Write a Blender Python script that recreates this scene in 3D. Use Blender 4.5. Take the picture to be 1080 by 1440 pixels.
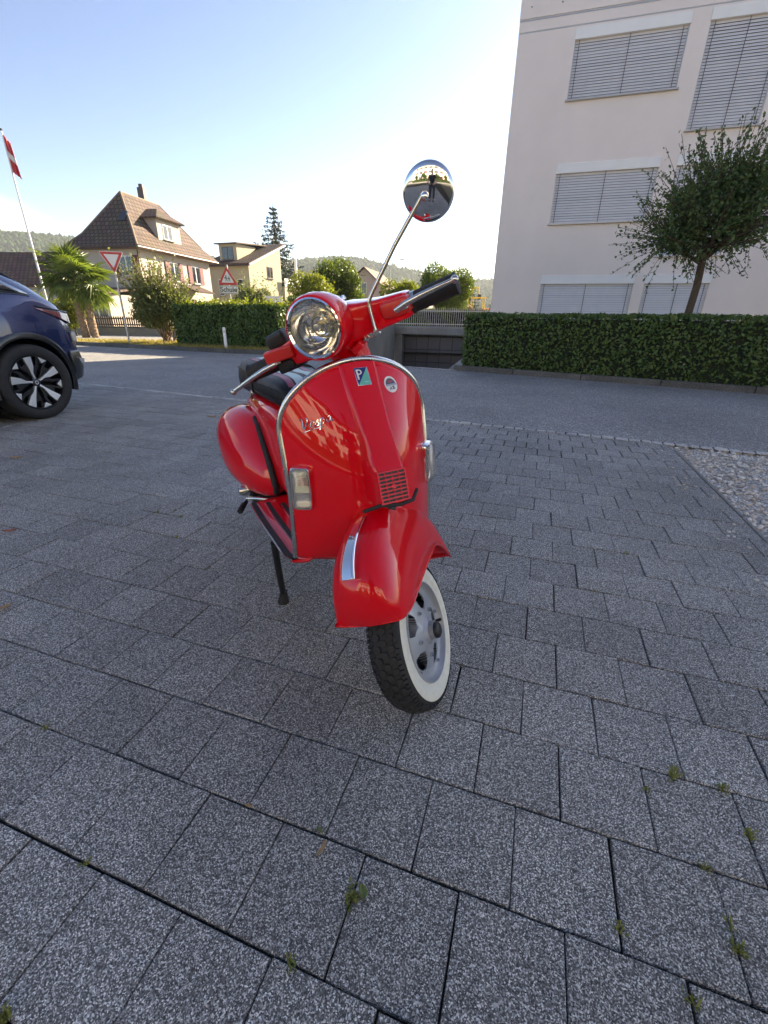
import bpy, bmesh, math, random
import numpy as np
from math import radians as R_, sin, cos, pi, sqrt
from mathutils import Matrix, Vector, noise
from mathutils.geometry import tessellate_polygon

for o in list(bpy.data.objects):
    bpy.data.objects.remove(o)
S = bpy.context.scene
COL = S.collection
random.seed(7)
RNG = np.random.default_rng(7)

# ------------------------------------------------------------------ camera
CAM_H = 1.03
cd = bpy.data.cameras.new('camera')
cam = bpy.data.objects.new('camera', cd)
COL.objects.link(cam)
cd.sensor_fit = 'VERTICAL'
cd.sensor_height = 36
cd.sensor_width = 27
cd.lens = 614 / 1440 * 36
cd.clip_start = 0.02
cd.clip_end = 6000
pitch, roll = R_(23.8), R_(-0.95)
fw = Vector((0, cos(pitch), -sin(pitch)))
up0 = Vector((0, sin(pitch), cos(pitch)))
rt0 = Vector((1, 0, 0))
rt = rt0 * cos(roll) - up0 * sin(roll)
up = up0 * cos(roll) + rt0 * sin(roll)
mc = Matrix((rt, up, -fw)).transposed().to_4x4()
mc.translation = (0, 0, CAM_H)
cam.matrix_world = mc
S.camera = cam

# ------------------------------------------------------------------ sky, sun, exposure
SUN_AZ, SUN_EL = 42.0, 24.0
w = bpy.data.worlds.new('World')
S.world = w
w.use_nodes = True
nt = w.node_tree
nt.nodes.clear()
n_out = nt.nodes.new('ShaderNodeOutputWorld')
n_bg = nt.nodes.new('ShaderNodeBackground')
n_sky = nt.nodes.new('ShaderNodeTexSky')
n_sky.sky_type = 'NISHITA'
n_sky.sun_disc = False
n_sky.sun_elevation = R_(SUN_EL)
n_sky.sun_rotation = R_(SUN_AZ)
n_sky.altitude = 400
n_sky.air_density = 1.0
n_sky.dust_density = 0.7
n_sky.ozone_density = 3.0
n_bg.inputs['Strength'].default_value = 0.068
# a low white cloud bank in the view's left, as the photograph shows
n_tc = nt.nodes.new('ShaderNodeTexCoord')
n_map = nt.nodes.new('ShaderNodeMapping')
n_map.inputs['Scale'].default_value = (3.0, 3.0, 14.0)
n_noi = nt.nodes.new('ShaderNodeTexNoise')
n_noi.inputs['Scale'].default_value = 1.1
n_noi.inputs['Detail'].default_value = 5
nt.links.new(n_tc.outputs['Generated'], n_map.inputs['Vector'])
nt.links.new(n_map.outputs['Vector'], n_noi.inputs['Vector'])
n_sep = nt.nodes.new('ShaderNodeSeparateXYZ')
nt.links.new(n_tc.outputs['Generated'], n_sep.inputs['Vector'])
def wmath(op, a, b=None, clamp=False):
    n = nt.nodes.new('ShaderNodeMath')
    n.operation = op
    n.use_clamp = clamp
    for i, v in enumerate((a, b)):
        if v is None:
            continue
        if isinstance(v, (int, float)):
            n.inputs[i].default_value = v
        else:
            nt.links.new(v, n.inputs[i])
    return n.outputs[0]
# cloud tops fall from elevation ~0.21 in the far left to the horizon
cl_top = wmath('MULTIPLY_ADD', n_sep.outputs['X'], -0.62)
nt.nodes[-1].inputs[2].default_value = -0.195
cl_d = wmath('SUBTRACT', cl_top, n_sep.outputs['Z'])
cl_n = wmath('MULTIPLY_ADD', n_noi.outputs['Fac'], 0.10)
nt.nodes[-1].inputs[2].default_value = -0.055
cl_s = wmath('ADD', cl_d, cl_n)
cl_m = wmath('MULTIPLY', cl_s, 16.0, True)
cl_y = wmath('MULTIPLY', n_sep.outputs['Y'], 4.0, True)
cl_f = wmath('MULTIPLY', cl_m, cl_y)
cl_f = wmath('MULTIPLY', cl_f, 0.85)
n_mix = nt.nodes.new('ShaderNodeMix')
n_mix.data_type = 'RGBA'
nt.links.new(cl_f, n_mix.inputs['Factor'])
n_tint = nt.nodes.new('ShaderNodeVectorMath')
n_tint.operation = 'MULTIPLY'
n_tint.inputs[1].default_value = (1.0, .965, 1.03)
# deeper, clearer blue: one tone curve for the whole sky
n_sc = nt.nodes.new('ShaderNodeVectorMath')
n_sc.operation = 'SCALE'
n_sc.inputs['Scale'].default_value = 1 / 5
n_gm = nt.nodes.new('ShaderNodeGamma')
n_gm.inputs['Gamma'].default_value = 1.42
n_sc2 = nt.nodes.new('ShaderNodeVectorMath')
n_sc2.operation = 'SCALE'
n_sc2.inputs['Scale'].default_value = 5
nt.links.new(n_sky.outputs['Color'], n_sc.inputs[0])
nt.links.new(n_sc.outputs[0], n_gm.inputs['Color'])
nt.links.new(n_gm.outputs[0], n_sc2.inputs[0])
nt.links.new(n_sc2.outputs[0], n_tint.inputs[0])
nt.links.new(n_tint.outputs[0], n_mix.inputs['A'])
n_mix.inputs['B'].default_value = (5.2, 5.4, 5.8, 1)
nt.links.new(n_mix.outputs['Result'], n_bg.inputs['Color'])
nt.links.new(n_bg.outputs[0], n_out.inputs[0])

sd = bpy.data.lights.new('sun', 'SUN')
sd.energy = 5.0
sd.angle = R_(0.55)
sd.color = (1.0, 0.91, 0.80)
sun = bpy.data.objects.new('sun', sd)
COL.objects.link(sun)
az, el = R_(SUN_AZ), R_(SUN_EL)
SUNV = Vector((sin(az) * cos(el), cos(az) * cos(el), sin(el)))
sun.rotation_euler = SUNV.to_track_quat('Z', 'Y').to_euler()
sun.location = (0, 0, 60)

S.view_settings.view_transform = 'Standard'
S.view_settings.look = 'None'
S.view_settings.gamma = 1.0
S.view_settings.exposure = 2.1
S.view_settings.use_white_balance = True
S.view_settings.white_balance_temperature = 8000
S.view_settings.white_balance_tint = 7
try:
    S.view_settings.use_curve_mapping = False
except Exception:
    pass
S.render.resolution_x, S.render.resolution_y = 768, 1024
S.render.engine = 'CYCLES'
S.cycles.max_bounces = 8
S.cycles.transparent_max_bounces = 12

# ------------------------------------------------------------------ materials
MATS = {}
def mat(name, color=(.5, .5, .5), rough=.5, metal=0., coat=0., coat_rough=.03, var=0., vscale=20., bump=0., bscale=80.,
        trans=0., spec=.5, emit=None, sheen=0., rvar=0.):
    m = bpy.data.materials.new(name)
    m.use_nodes = True
    t = m.node_tree
    b = t.nodes['Principled BSDF']
    b.inputs['Base Color'].default_value = (*color, 1)
    b.inputs['Roughness'].default_value = rough
    b.inputs['Metallic'].default_value = metal
    b.inputs['Coat Weight'].default_value = coat
    b.inputs['Coat Roughness'].default_value = coat_rough
    b.inputs['Transmission Weight'].default_value = trans
    b.inputs['Specular IOR Level'].default_value = spec
    b.inputs['Sheen Weight'].default_value = sheen
    if emit:
        b.inputs['Emission Color'].default_value = (*emit[0], 1)
        b.inputs['Emission Strength'].default_value = emit[1]
    if var or bump or rvar:
        tc = t.nodes.new('ShaderNodeTexCoord')
        if var or rvar:
            nz = t.nodes.new('ShaderNodeTexNoise')
            nz.inputs['Scale'].default_value = vscale
            nz.inputs['Detail'].default_value = 6
            nz.inputs['Roughness'].default_value = .65
            t.links.new(tc.outputs['Object'], nz.inputs['Vector'])
        if var:
            rp = t.nodes.new('ShaderNodeMapRange')
            rp.inputs['From Min'].default_value = .3
            rp.inputs['From Max'].default_value = .7
            rp.inputs['To Min'].default_value = 1 - var
            rp.inputs['To Max'].default_value = 1 + var
            t.links.new(nz.outputs['Fac'], rp.inputs['Value'])
            mx = t.nodes.new('ShaderNodeVectorMath')
            mx.operation = 'SCALE'
            mx.inputs[0].default_value = color
            t.links.new(rp.outputs[0], mx.inputs['Scale'])
            t.links.new(mx.outputs[0], b.inputs['Base Color'])
        if rvar:
            r2 = t.nodes.new('ShaderNodeMapRange')
            r2.inputs['From Min'].default_value = .3
            r2.inputs['From Max'].default_value = .7
            r2.inputs['To Min'].default_value = max(0, rough - rvar)
            r2.inputs['To Max'].default_value = rough + rvar
            t.links.new(nz.outputs['Fac'], r2.inputs['Value'])
            t.links.new(r2.outputs[0], b.inputs['Roughness'])
        if bump:
            n2 = t.nodes.new('ShaderNodeTexNoise')
            n2.inputs['Scale'].default_value = bscale
            n2.inputs['Detail'].default_value = 4
            t.links.new(tc.outputs['Object'], n2.inputs['Vector'])
            bp = t.nodes.new('ShaderNodeBump')
            bp.inputs['Strength'].default_value = bump
            bp.inputs['Distance'].default_value = .01
            t.links.new(n2.outputs['Fac'], bp.inputs['Height'])
            t.links.new(bp.outputs[0], b.inputs['Normal'])
    MATS[name] = m
    return m

def nodes_of(m):
    t = m.node_tree
    return t, t.nodes['Principled BSDF']

def leafmat(name, c1, c2, trans=.35, rough=.5):
    """foliage: colour differs leaf by leaf, part of the light passes through"""
    m = bpy.data.materials.new(name)
    m.use_nodes = True
    t, b = nodes_of(m)
    g = t.nodes.new('ShaderNodeNewGeometry')
    cr = t.nodes.new('ShaderNodeMix')
    cr.data_type = 'RGBA'
    cr.inputs['A'].default_value = (*c1, 1)
    cr.inputs['B'].default_value = (*c2, 1)
    t.links.new(g.outputs['Random Per Island'], cr.inputs['Factor'])
    t.links.new(cr.outputs['Result'], b.inputs['Base Color'])
    b.inputs['Roughness'].default_value = rough
    b.inputs['Specular IOR Level'].default_value = .35
    tr = t.nodes.new('ShaderNodeBsdfTranslucent')
    sc = t.nodes.new('ShaderNodeMix')
    sc.data_type = 'RGBA'
    sc.blend_type = 'MULTIPLY'
    sc.inputs['Factor'].default_value = 1
    t.links.new(cr.outputs['Result'], sc.inputs['A'])
    sc.inputs['B'].default_value = (1.5, 1.45, .6, 1)
    t.links.new(sc.outputs['Result'], tr.inputs['Color'])
    ms = t.nodes.new('ShaderNodeMixShader')
    ms.inputs[0].default_value = trans
    t.links.new(b.outputs[0], ms.inputs[1])
    t.links.new(tr.outputs[0], ms.inputs[2])
    t.links.new(ms.outputs[0], t.nodes['Material Output'].inputs[0])
    MATS[name] = m
    return m

def glassmat(name, tint=(1, 1, 1), gloss=.12, rough=.02, bump=0, bscale=(60, 60, 60)):
    """thin clear cover: mostly transparent with a Fresnel gloss"""
    m = bpy.data.materials.new(name)
    m.use_nodes = True
    t = m.node_tree
    t.nodes.remove(t.nodes['Principled BSDF'])
    tr = t.nodes.new('ShaderNodeBsdfTransparent')
    tr.inputs[0].default_value = (*tint, 1)
    gl = t.nodes.new('ShaderNodeBsdfGlossy')
    gl.inputs['Roughness'].default_value = rough
    fr = t.nodes.new('ShaderNodeFresnel')
    fr.inputs[0].default_value = 1.5
    ad = t.nodes.new('ShaderNodeMath')
    ad.operation = 'ADD'
    ad.use_clamp = True
    ad.inputs[1].default_value = gloss
    t.links.new(fr.outputs[0], ad.inputs[0])
    ms = t.nodes.new('ShaderNodeMixShader')
    t.links.new(ad.outputs[0], ms.inputs[0])
    t.links.new(tr.outputs[0], ms.inputs[1])
    t.links.new(gl.outputs[0], ms.inputs[2])
    if bump:
        tc = t.nodes.new('ShaderNodeTexCoord')
        wv = t.nodes.new('ShaderNodeTexWave')
        wv.inputs['Scale'].default_value = bscale[0]
        t.links.new(tc.outputs['Object'], wv.inputs['Vector'])
        bp = t.nodes.new('ShaderNodeBump')
        bp.inputs['Strength'].default_value = bump
        bp.inputs['Distance'].default_value = .002
        t.links.new(wv.outputs['Fac'], bp.inputs['Height'])
        t.links.new(bp.outputs[0], gl.inputs['Normal'])
        t.links.new(bp.outputs[0], fr.inputs['Normal'])
    t.links.new(ms.outputs[0], t.nodes['Material Output'].inputs[0])
    MATS[name] = m
    return m

mat('red_paint', (.74, .002, .012), .5, 0, 1.0, .012, spec=.05)
mat('red_plastic', (.60, .02, .015), .35, 0, .3, .1)
mat('chrome', (.83, .83, .82), .06, 1, rvar=.03, vscale=30)
mat('steel', (.62, .61, .57), .22, 1, rvar=.06, vscale=60)
mat('alu_trim', (.66, .65, .62), .24, 1, rvar=.05, vscale=40)
mat('rim_paint', (.34, .36, .39), .42, .25, .2, rvar=.06, vscale=40)
mat('black_plastic', (.012, .012, .013), .42, rvar=.08, vscale=60)
mat('rubber', (.018, .018, .019), .7, var=.35, vscale=30, bump=.15, bscale=200)
mat('tread_rubber', (.02, .02, .022), .75, var=.4, vscale=50)
mat('whitewall', (.70, .68, .58), .6, var=.10, vscale=45, bump=.05, bscale=300)
mat('vinyl', (.006, .006, .007), .46, spec=.28, bump=.12, bscale=400, rvar=.06, vscale=30)
mat('stripe_pink', (.30, .06, .10), .45)
mat('stripe_mint', (.42, .55, .52), .45)
mat('enamel_blue', (.012, .02, .16), .2, 0, 1)
mat('enamel_teal', (.12, .50, .42), .2, 0, 1)
mat('white_paint', (.78, .78, .76), .45, var=.04, vscale=8)
mat('sticker_white', (.75, .75, .74), .35)
mat('sticker_dark', (.05, .06, .11), .35)
mat('sticker_red', (.45, .05, .05), .35)
mat('amber', (.85, .36, .12), .3)
mat('brass', (.75, .62, .30), .2, 1)
mat('engine_dark', (.02, .02, .02), .55, .3, var=.4, vscale=30)
mat('reflector', (.93, .93, .92), .08, 1)
glassmat('clear_lens', (1, 1, 1), .03, .03)
def lensmat():
    for nm, base, k in (('frosted_lens', ((1, 1, 1), .05, .06), .16), ('headlamp_glass', ((1, 1, 1), .02, .03, .35, (30, 30, 30)), .10)):
        lens_mix(glassmat(nm, *base), k)
def lens_mix(m, k):
    t = m.node_tree
    out = t.nodes['Material Output']
    cur = out.inputs[0].links[0].from_socket
    d = t.nodes.new('ShaderNodeBsdfPrincipled')
    d.inputs['Base Color'].default_value = (.82, .82, .80, 1)
    d.inputs['Roughness'].default_value = .12
    ms = t.nodes.new('ShaderNodeMixShader')
    ms.inputs[0].default_value = k
    t.links.new(cur, ms.inputs[1])
    t.links.new(d.outputs[0], ms.inputs[2])
    t.links.new(ms.outputs[0], out.inputs[0])
lensmat()

# ------------------------------------------------------------------ mesh builder
def sup(a, n):
    return math.copysign(abs(a) ** (2.0 / n), a)

class MB:
    def __init__(self, M=None):
        self.v, self.f, self.M = [], [], M
    def add(self, vs, fs):
        o = len(self.v)
        self.v += [Vector(p) for p in vs]
        self.f += [tuple(i + o for i in q) for q in fs]
        return self
    def box(self, c, s, R=None):
        hx, hy, hz = s[0] / 2, s[1] / 2, s[2] / 2
        c = Vector(c)
        vs = []
        for x, y, z in ((-1, -1, -1), (1, -1, -1), (1, 1, -1), (-1, 1, -1), (-1, -1, 1), (1, -1, 1), (1, 1, 1), (-1, 1, 1)):
            p = Vector((x * hx, y * hy, z * hz))
            if R is not None:
                p = R @ p
            vs.append(c + p)
        return self.add(vs, [(3, 2, 1, 0), (4, 5, 6, 7), (0, 1, 5, 4), (1, 2, 6, 5), (2, 3, 7, 6), (3, 0, 4, 7)])
    def loft(self, rings, cap=True, closed=False):
        n = len(rings[0])
        vs = [p for r in rings for p in r]
        fs = []
        m = len(rings)
        for i in range(m if closed else m - 1):
            a, b = i * n, ((i + 1) % m) * n
            for j in range(n):
                k = (j + 1) % n
                fs.append((a + j, a + k, b + k, b + j))
        if cap and not closed:
            fs.append(tuple(range(n - 1, -1, -1)))
            fs.append(tuple((m - 1) * n + j for j in range(n)))
        return self.add(vs, fs)
    def tube(self, pts, r, n=10, cap=True, closed=False):
        pts = [Vector(p) for p in pts]
        rings = []
        m = len(pts)
        u = None
        for i, p in enumerate(pts):
            a = pts[(i - 1) % m] if (i > 0 or closed) else p
            b = pts[(i + 1) % m] if (i < m - 1 or closed) else p
            d = (b - a).normalized()
            if u is None:
                u = d.orthogonal().normalized()
            else:
                u = (u - d * u.dot(d)).normalized()
            vv = d.cross(u)
            rr = r[i] if isinstance(r, (list, tuple)) else r
            rings.append([p + (u * cos(2 * pi * j / n) + vv * sin(2 * pi * j / n)) * rr for j in range(n)])
        return self.loft(rings, cap, closed)
    def lathe(self, prof, n=32, axis='y', c=(0, 0, 0), cap=False):
        """prof: list of (radius, along)"""
        c = Vector(c)
        rings = []
        for r, h in prof:
            ring = []
            for j in range(n):
                a = 2 * pi * j / n
                if axis == 'y':
                    p = Vector((r * sin(a), h, r * cos(a)))
                elif axis == 'x':
                    p = Vector((h, r * cos(a), r * sin(a)))
                else:
                    p = Vector((r * cos(a), r * sin(a), h))
                ring.append(c + p)
            rings.append(ring)
        return self.loft(rings, cap)
    def grid(self, fn, nu, nv):
        vs = [fn(i / (nu - 1), j / (nv - 1)) for i in range(nu) for j in range(nv)]
        fs = [(i * nv + j, (i + 1) * nv + j, (i + 1) * nv + j + 1, i * nv + j + 1) for i in range(nu - 1) for j in range(nv - 1)]
        return self.add(vs, fs)
    def prism(self, poly, d, o=(0, 0, 0), X=(1, 0, 0), Y=(0, 1, 0)):
        """2-D polygon in plane X,Y at o, thickened by d along X x Y"""
        o, X, Y = Vector(o), Vector(X), Vector(Y)
        N = X.cross(Y).normalized()
        n = len(poly)
        a = [o + X * p[0] + Y * p[1] for p in poly]
        b = [p + N * d for p in a]
        return self.add(a + b, [tuple(range(n - 1, -1, -1)), tuple(range(n, 2 * n))] + [(i, (i + 1) % n, n + (i + 1) % n, n + i) for i in range(n)])
    def build(self, name, m, parent=None, smooth=35, bevel=0, solid=0, sub=0, segs=2):
        me = bpy.data.meshes.new(name)
        vs = [self.M @ p for p in self.v] if self.M is not None else self.v
        me.from_pydata([tuple(p) for p in vs], [], self.f)
        me.validate()
        bm = bmesh.new()
        bm.from_mesh(me)
        bmesh.ops.remove_doubles(bm, verts=bm.verts, dist=1e-5)
        bmesh.ops.recalc_face_normals(bm, faces=bm.faces)
        bm.to_mesh(me)
        bm.free()
        o = bpy.data.objects.new(name, me)
        COL.objects.link(o)
        me.materials.append(MATS[m] if isinstance(m, str) else m)
        if smooth:
            me.polygons.foreach_set('use_smooth', [True] * len(me.polygons))
            me.set_sharp_from_angle(angle=R_(smooth))
        if parent is not None:
            o.parent = parent
        if solid:
            md = o.modifiers.new('solid', 'SOLIDIFY')
            md.thickness = solid
            md.offset = 0
        if sub:
            md = o.modifiers.new('sub', 'SUBSURF')
            md.levels = md.render_levels = sub
        if bevel:
            md = o.modifiers.new('bevel', 'BEVEL')
            md.width = bevel
            md.segments = segs
            md.limit_method = 'ANGLE'
            md.angle_limit = R_(35)
        return o

def tag(o, label=None, cat=None, group=None, kind=None):
    if label:
        o['label'] = label
    if cat:
        o['category'] = cat
    if group:
        o['group'] = group
    if kind:
        o['kind'] = kind
    return o

def empty(name, loc=(0, 0, 0), rz=0, label=None, cat=None, group=None):
    o = bpy.data.objects.new(name, None)
    o.empty_display_size = .1
    COL.objects.link(o)
    o.location = loc
    o.rotation_euler = (0, 0, rz)
    return tag(o, label, cat, group)

def link_copy(src, parent, loc=None, rot=None):
    c = src.copy()
    COL.objects.link(c)
    c.parent = parent
    if loc is not None:
        c.location = loc
    if rot is not None:
        c.rotation_euler = rot
    return c

def text_mesh(body, size, depth):
    cu = bpy.data.curves.new('txt', 'FONT')
    cu.body = body
    cu.size = size
    cu.extrude = depth
    cu.offset = size * .018
    cu.align_x = 'CENTER'
    cu.align_y = 'CENTER'
    to = bpy.data.objects.new('txt', cu)
    COL.objects.link(to)
    bpy.context.view_layer.update()
    me = bpy.data.meshes.new_from_object(to.evaluated_get(bpy.context.evaluated_depsgraph_get()))
    bpy.data.objects.remove(to)
    bpy.data.curves.remove(cu)
    return me

def interp(tab, x):
    """piecewise-smooth lookup in a table of (key, value), keys ascending"""
    ks = [k for k, _ in tab]
    vs = [v for _, v in tab]
    if x <= ks[0]:
        return vs[0]
    if x >= ks[-1]:
        return vs[-1]
    for i in range(len(ks) - 1):
        if x <= ks[i + 1]:
            t = (x - ks[i]) / (ks[i + 1] - ks[i])
            p0 = vs[max(i - 1, 0)]
            p1, p2 = vs[i], vs[i + 1]
            p3 = vs[min(i + 2, len(vs) - 1)]
            return .5 * (2 * p1 + (p2 - p0) * t + (2 * p0 - 5 * p1 + 4 * p2 - p3) * t * t + (3 * p1 - p0 - 3 * p2 + p3) * t ** 3)

def mesh_np(name, verts, faces, m, parent=None, smooth=False):
    """fast mesh from numpy arrays; faces (N,3) or (N,4)"""
    me = bpy.data.meshes.new(name)
    nv, nf, k = len(verts), len(faces), faces.shape[1]
    me.vertices.add(nv)
    me.vertices.foreach_set('co', np.ascontiguousarray(verts, dtype=np.float32).ravel())
    me.loops.add(nf * k)
    me.loops.foreach_set('vertex_index', np.ascontiguousarray(faces, dtype=np.int32).ravel())
    me.polygons.add(nf)
    me.polygons.foreach_set('loop_start', np.arange(0, nf * k, k, dtype=np.int32))
    me.polygons.foreach_set('loop_total', np.full(nf, k, dtype=np.int32))
    if smooth:
        me.polygons.foreach_set('use_smooth', [True] * nf)
    me.update(calc_edges=True)
    me.validate()
    me.materials.append(MATS[m] if isinstance(m, str) else m)
    o = bpy.data.objects.new(name, me)
    COL.objects.link(o)
    if parent is not None:
        o.parent = parent
    return o

def leaf_mesh(name, P, size, m, parent=None, bias=None, bw=0., aspect=.55, jit=.35):
    """one small folded quad for every point of P"""
    n = len(P)
    a = RNG.normal(size=(n, 3))
    if bias is not None:
        nb = RNG.normal(size=(n, 3)) * (1 - bw) + bias * bw * 2
        nb /= np.linalg.norm(nb, axis=1)[:, None] + 1e-9
        a -= nb * np.sum(a * nb, axis=1)[:, None]
        a /= np.linalg.norm(a, axis=1)[:, None] + 1e-9
        b = np.cross(nb, a)
    else:
        a /= np.linalg.norm(a, axis=1)[:, None]
        c = RNG.normal(size=(n, 3))
        b = np.cross(a, c)
        b /= np.linalg.norm(b, axis=1)[:, None] + 1e-9
    s = size * (1 + jit * RNG.uniform(-1, 1, size=(n, 1)))
    fold = np.cross(a, b) * s * .18
    V = np.stack([P - a * s, P + b * s * aspect + fold - a * s * .1, P + a * s, P - b * s * aspect + fold - a * s * .1], 1).reshape(-1, 3)
    F = np.arange(4 * n).reshape(n, 4)
    return mesh_np(name, V, F, m, parent)
# ------------------------------------------------------------------ ground materials
def speckle(name, base, lo, hi, scale, var, big=1.2, rough=.85, bump=.5, island=False, bdist=.003):
    """aggregate surface: each grain its own grey, soft patches of dirt over it"""
    m = bpy.data.materials.new(name)
    m.use_nodes = True
    t, b = nodes_of(m)
    g = t.nodes.new('ShaderNodeNewGeometry')
    v1 = t.nodes.new('ShaderNodeTexVoronoi')
    v1.inputs['Scale'].default_value = scale
    t.links.new(g.outputs['Position'], v1.inputs['Vector'])
    sp = t.nodes.new('ShaderNodeSeparateColor')
    t.links.new(v1.outputs['Color'], sp.inputs[0])
    rp = t.nodes.new('ShaderNodeValToRGB')
    cr = rp.color_ramp
    cr.elements[0].position = 0
    cr.elements[0].color = (*[c * lo for c in base], 1)
    cr.elements[1].position = 1
    cr.elements[1].color = (*[c * hi for c in base], 1)
    e = cr.elements.new(.55)
    e.color = (*[c * (lo * .4 + .45) for c in base], 1)
    e = cr.elements.new(.86)
    e.color = (*[c * (1 + (hi - 1) * .28) for c in base], 1)
    t.links.new(sp.outputs[0], rp.inputs[0])
    nz = t.nodes.new('ShaderNodeTexNoise')
    nz.inputs['Scale'].default_value = big
    nz.inputs['Detail'].default_value = 7
    nz.inputs['Roughness'].default_value = .6
    t.links.new(g.outputs['Position'], nz.inputs['Vector'])
    mr = t.nodes.new('ShaderNodeMapRange')
    mr.inputs['From Min'].default_value = .3
    mr.inputs['From Max'].default_value = .7
    mr.inputs['To Min'].default_value = 1 - var
    mr.inputs['To Max'].default_value = 1 + var
    t.links.new(nz.outputs['Fac'], mr.inputs['Value'])
    # each block a little lighter or darker
    oi = t.nodes.new('ShaderNodeObjectInfo')
    m2 = t.nodes.new('ShaderNodeMapRange')
    m2.inputs['To Min'].default_value = .89
    m2.inputs['To Max'].default_value = 1.11
    t.links.new(g.outputs['Random Per Island'] if island else oi.outputs['Random'], m2.inputs['Value'])
    mm = t.nodes.new('ShaderNodeMath')
    mm.operation = 'MULTIPLY'
    t.links.new(mr.outputs[0], mm.inputs[0])
    t.links.new(m2.outputs[0], mm.inputs[1])
    vm = t.nodes.new('ShaderNodeVectorMath')
    vm.operation = 'SCALE'
    t.links.new(rp.outputs['Color'], vm.inputs[0])
    t.links.new(mm.outputs[0], vm.inputs['Scale'])
    t.links.new(vm.outputs[0], b.inputs['Base Color'])
    b.inputs['Roughness'].default_value = rough
    b.inputs['Specular IOR Level'].default_value = .3
    bp = t.nodes.new('ShaderNodeBump')
    bp.inputs['Strength'].default_value = bump
    bp.inputs['Distance'].default_value = bdist
    bp.invert = True
    t.links.new(v1.outputs['Distance'], bp.inputs['Height'])
    t.links.new(bp.outputs[0], b.inputs['Normal'])
    MATS[name] = m
    return m

speckle('paver', (.42, .416, .395), .13, 2.3, 470, .17, 1.3, bump=.9, bdist=.002)
speckle('paver_far', (.42, .416, .395), .13, 2.3, 470, .17, 1.3, bump=.9, bdist=.002, island=True)
speckle('asphalt', (.36, .352, .335), .5, 2.2, 130, .16, .7, bump=.6)
speckle('granite', (.55, .54, .52), .6, 1.6, 220, .25, 3, bump=.4)
speckle('concrete', (.30, .29, .265), .85, 1.15, 90, .22, 1.1, bump=.3)
speckle('kerb_stone', (.12, .12, .115), .6, 1.7, 160, .3, 2, bump=.4)
speckle('soil_ground', (.12, .11, .07), .6, 1.6, 40, .4, .5, bump=.5)
speckle('joint', (.035, .033, .026), .5, 1.8, 300, .5, 6, bump=.6)
speckle('gravel_bed', (.48, .46, .42), .5, 2.0, 90, .35, 3, bump=.9)
mat('gravel_stone', (.36, .35, .33), .8, var=.5, vscale=6)
mat('render_wall', (.79, .715, .675), .9, var=.05, vscale=.7, bump=.35, bscale=90)
mat('box_white', (.80, .80, .79), .6, var=.03, vscale=2)
mat('blind', (.72, .72, .74), .45, .15, var=.05, vscale=3)
mat('blind_gap', (.05, .05, .06), .7)
mat('cord', (.10, .10, .12), .8)
mat('metal_sheet', (.46, .46, .46), .4, .5, rvar=.08, vscale=4)
mat('dark_glass', (.02, .024, .03), .05, 0, .6)
mat('garage_panel', (.105, .11, .125), .5, .2, var=.08, vscale=2)
mat('grass_dry', (.30, .24, .085), .9)
mat('bark', (.075, .055, .038), .9, var=.4, vscale=14, bump=.8, bscale=30)
mat('bark_light', (.22, .15, .095), .9, var=.4, vscale=10, bump=.8, bscale=25)
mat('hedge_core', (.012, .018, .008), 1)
leafmat('leaf_hedge', (.045, .095, .028), (.125, .195, .055), .22, .42)
leafmat('leaf_dark', (.048, .095, .040), (.12, .185, .075), .38)
leafmat('leaf_mid', (.045, .085, .018), (.13, .17, .035), .38)
leafmat('leaf_yellow', (.10, .14, .022), (.22, .24, .04), .42)
leafmat('leaf_grey', (.085, .115, .045), (.17, .20, .085), .38)
leafmat('leaf_conifer', (.012, .026, .020), (.030, .052, .036), .1)
leafmat('leaf_palm', (.055, .105, .024), (.14, .19, .05), .38, .4)
leafmat('leaf_forest', (.018, .040, .016), (.050, .078, .028), .0, 1.0)
MATS['leaf_forest'].node_tree.nodes['Principled BSDF'].inputs['Specular IOR Level'].default_value = 0
leafmat('grass_blade', (.22, .20, .05), (.46, .36, .14), .3)

def world_pt(x, y, z):
    d = Vector((x, y, z)) - Vector((0, 0, CAM_H))
    zc = d.dot(fw)
    if zc < .05:
        return None
    return (540 + 614 * d.dot(rt) / zc, 720 - 614 * d.dot(up) / zc, zc)

def sheet(name, loops, z, m):
    """flat polygon (first loop outline, others holes)"""
    vs = [[Vector((x, y, 0)) for x, y in lp] for lp in loops]
    tri = tessellate_polygon(vs)
    flat = [p for lp in vs for p in lp]
    me = bpy.data.meshes.new(name)
    me.from_pydata([(p.x, p.y, z) for p in flat], [], [tuple(t) for t in tri])
    bm = bmesh.new()
    bm.from_mesh(me)
    bmesh.ops.recalc_face_normals(bm, faces=bm.faces)
    for f in bm.faces:
        if f.normal.z < 0:
            f.normal_flip()
    bm.to_mesh(me)
    bm.free()
    o = bpy.data.objects.new(name, me)
    COL.objects.link(o)
    me.materials.append(MATS[m])
    return tag(o, kind='structure')

# the garage ramp is a real cut in the ground
RAMP = [(-.62, 11.62), (1.45, 10.60), (2.95, 16.35), (.30, 17.10)]
sheet('ground', [[(-1800, -1800), (1800, -1800), (1800, 1800), (-1800, 1800)], RAMP], -.06, 'soil_ground')

def strip_y(x):
    return 3.75 + (3.37 - x) * .4273
road_poly = [(-40, strip_y(-40) - 4.5), (-4.87, strip_y(-4.87) + .06), (14, strip_y(14) + .06), (30, -7.0), (30, -4), (14, 2.62), (6.4, 7.36), (1.62, 10.38), (-.75, 11.55), (-3.0, 14.0), (-2.6, 30), (-60, 40), (-60, 16)]
sheet('road', [road_poly], -.005, 'asphalt')

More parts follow.
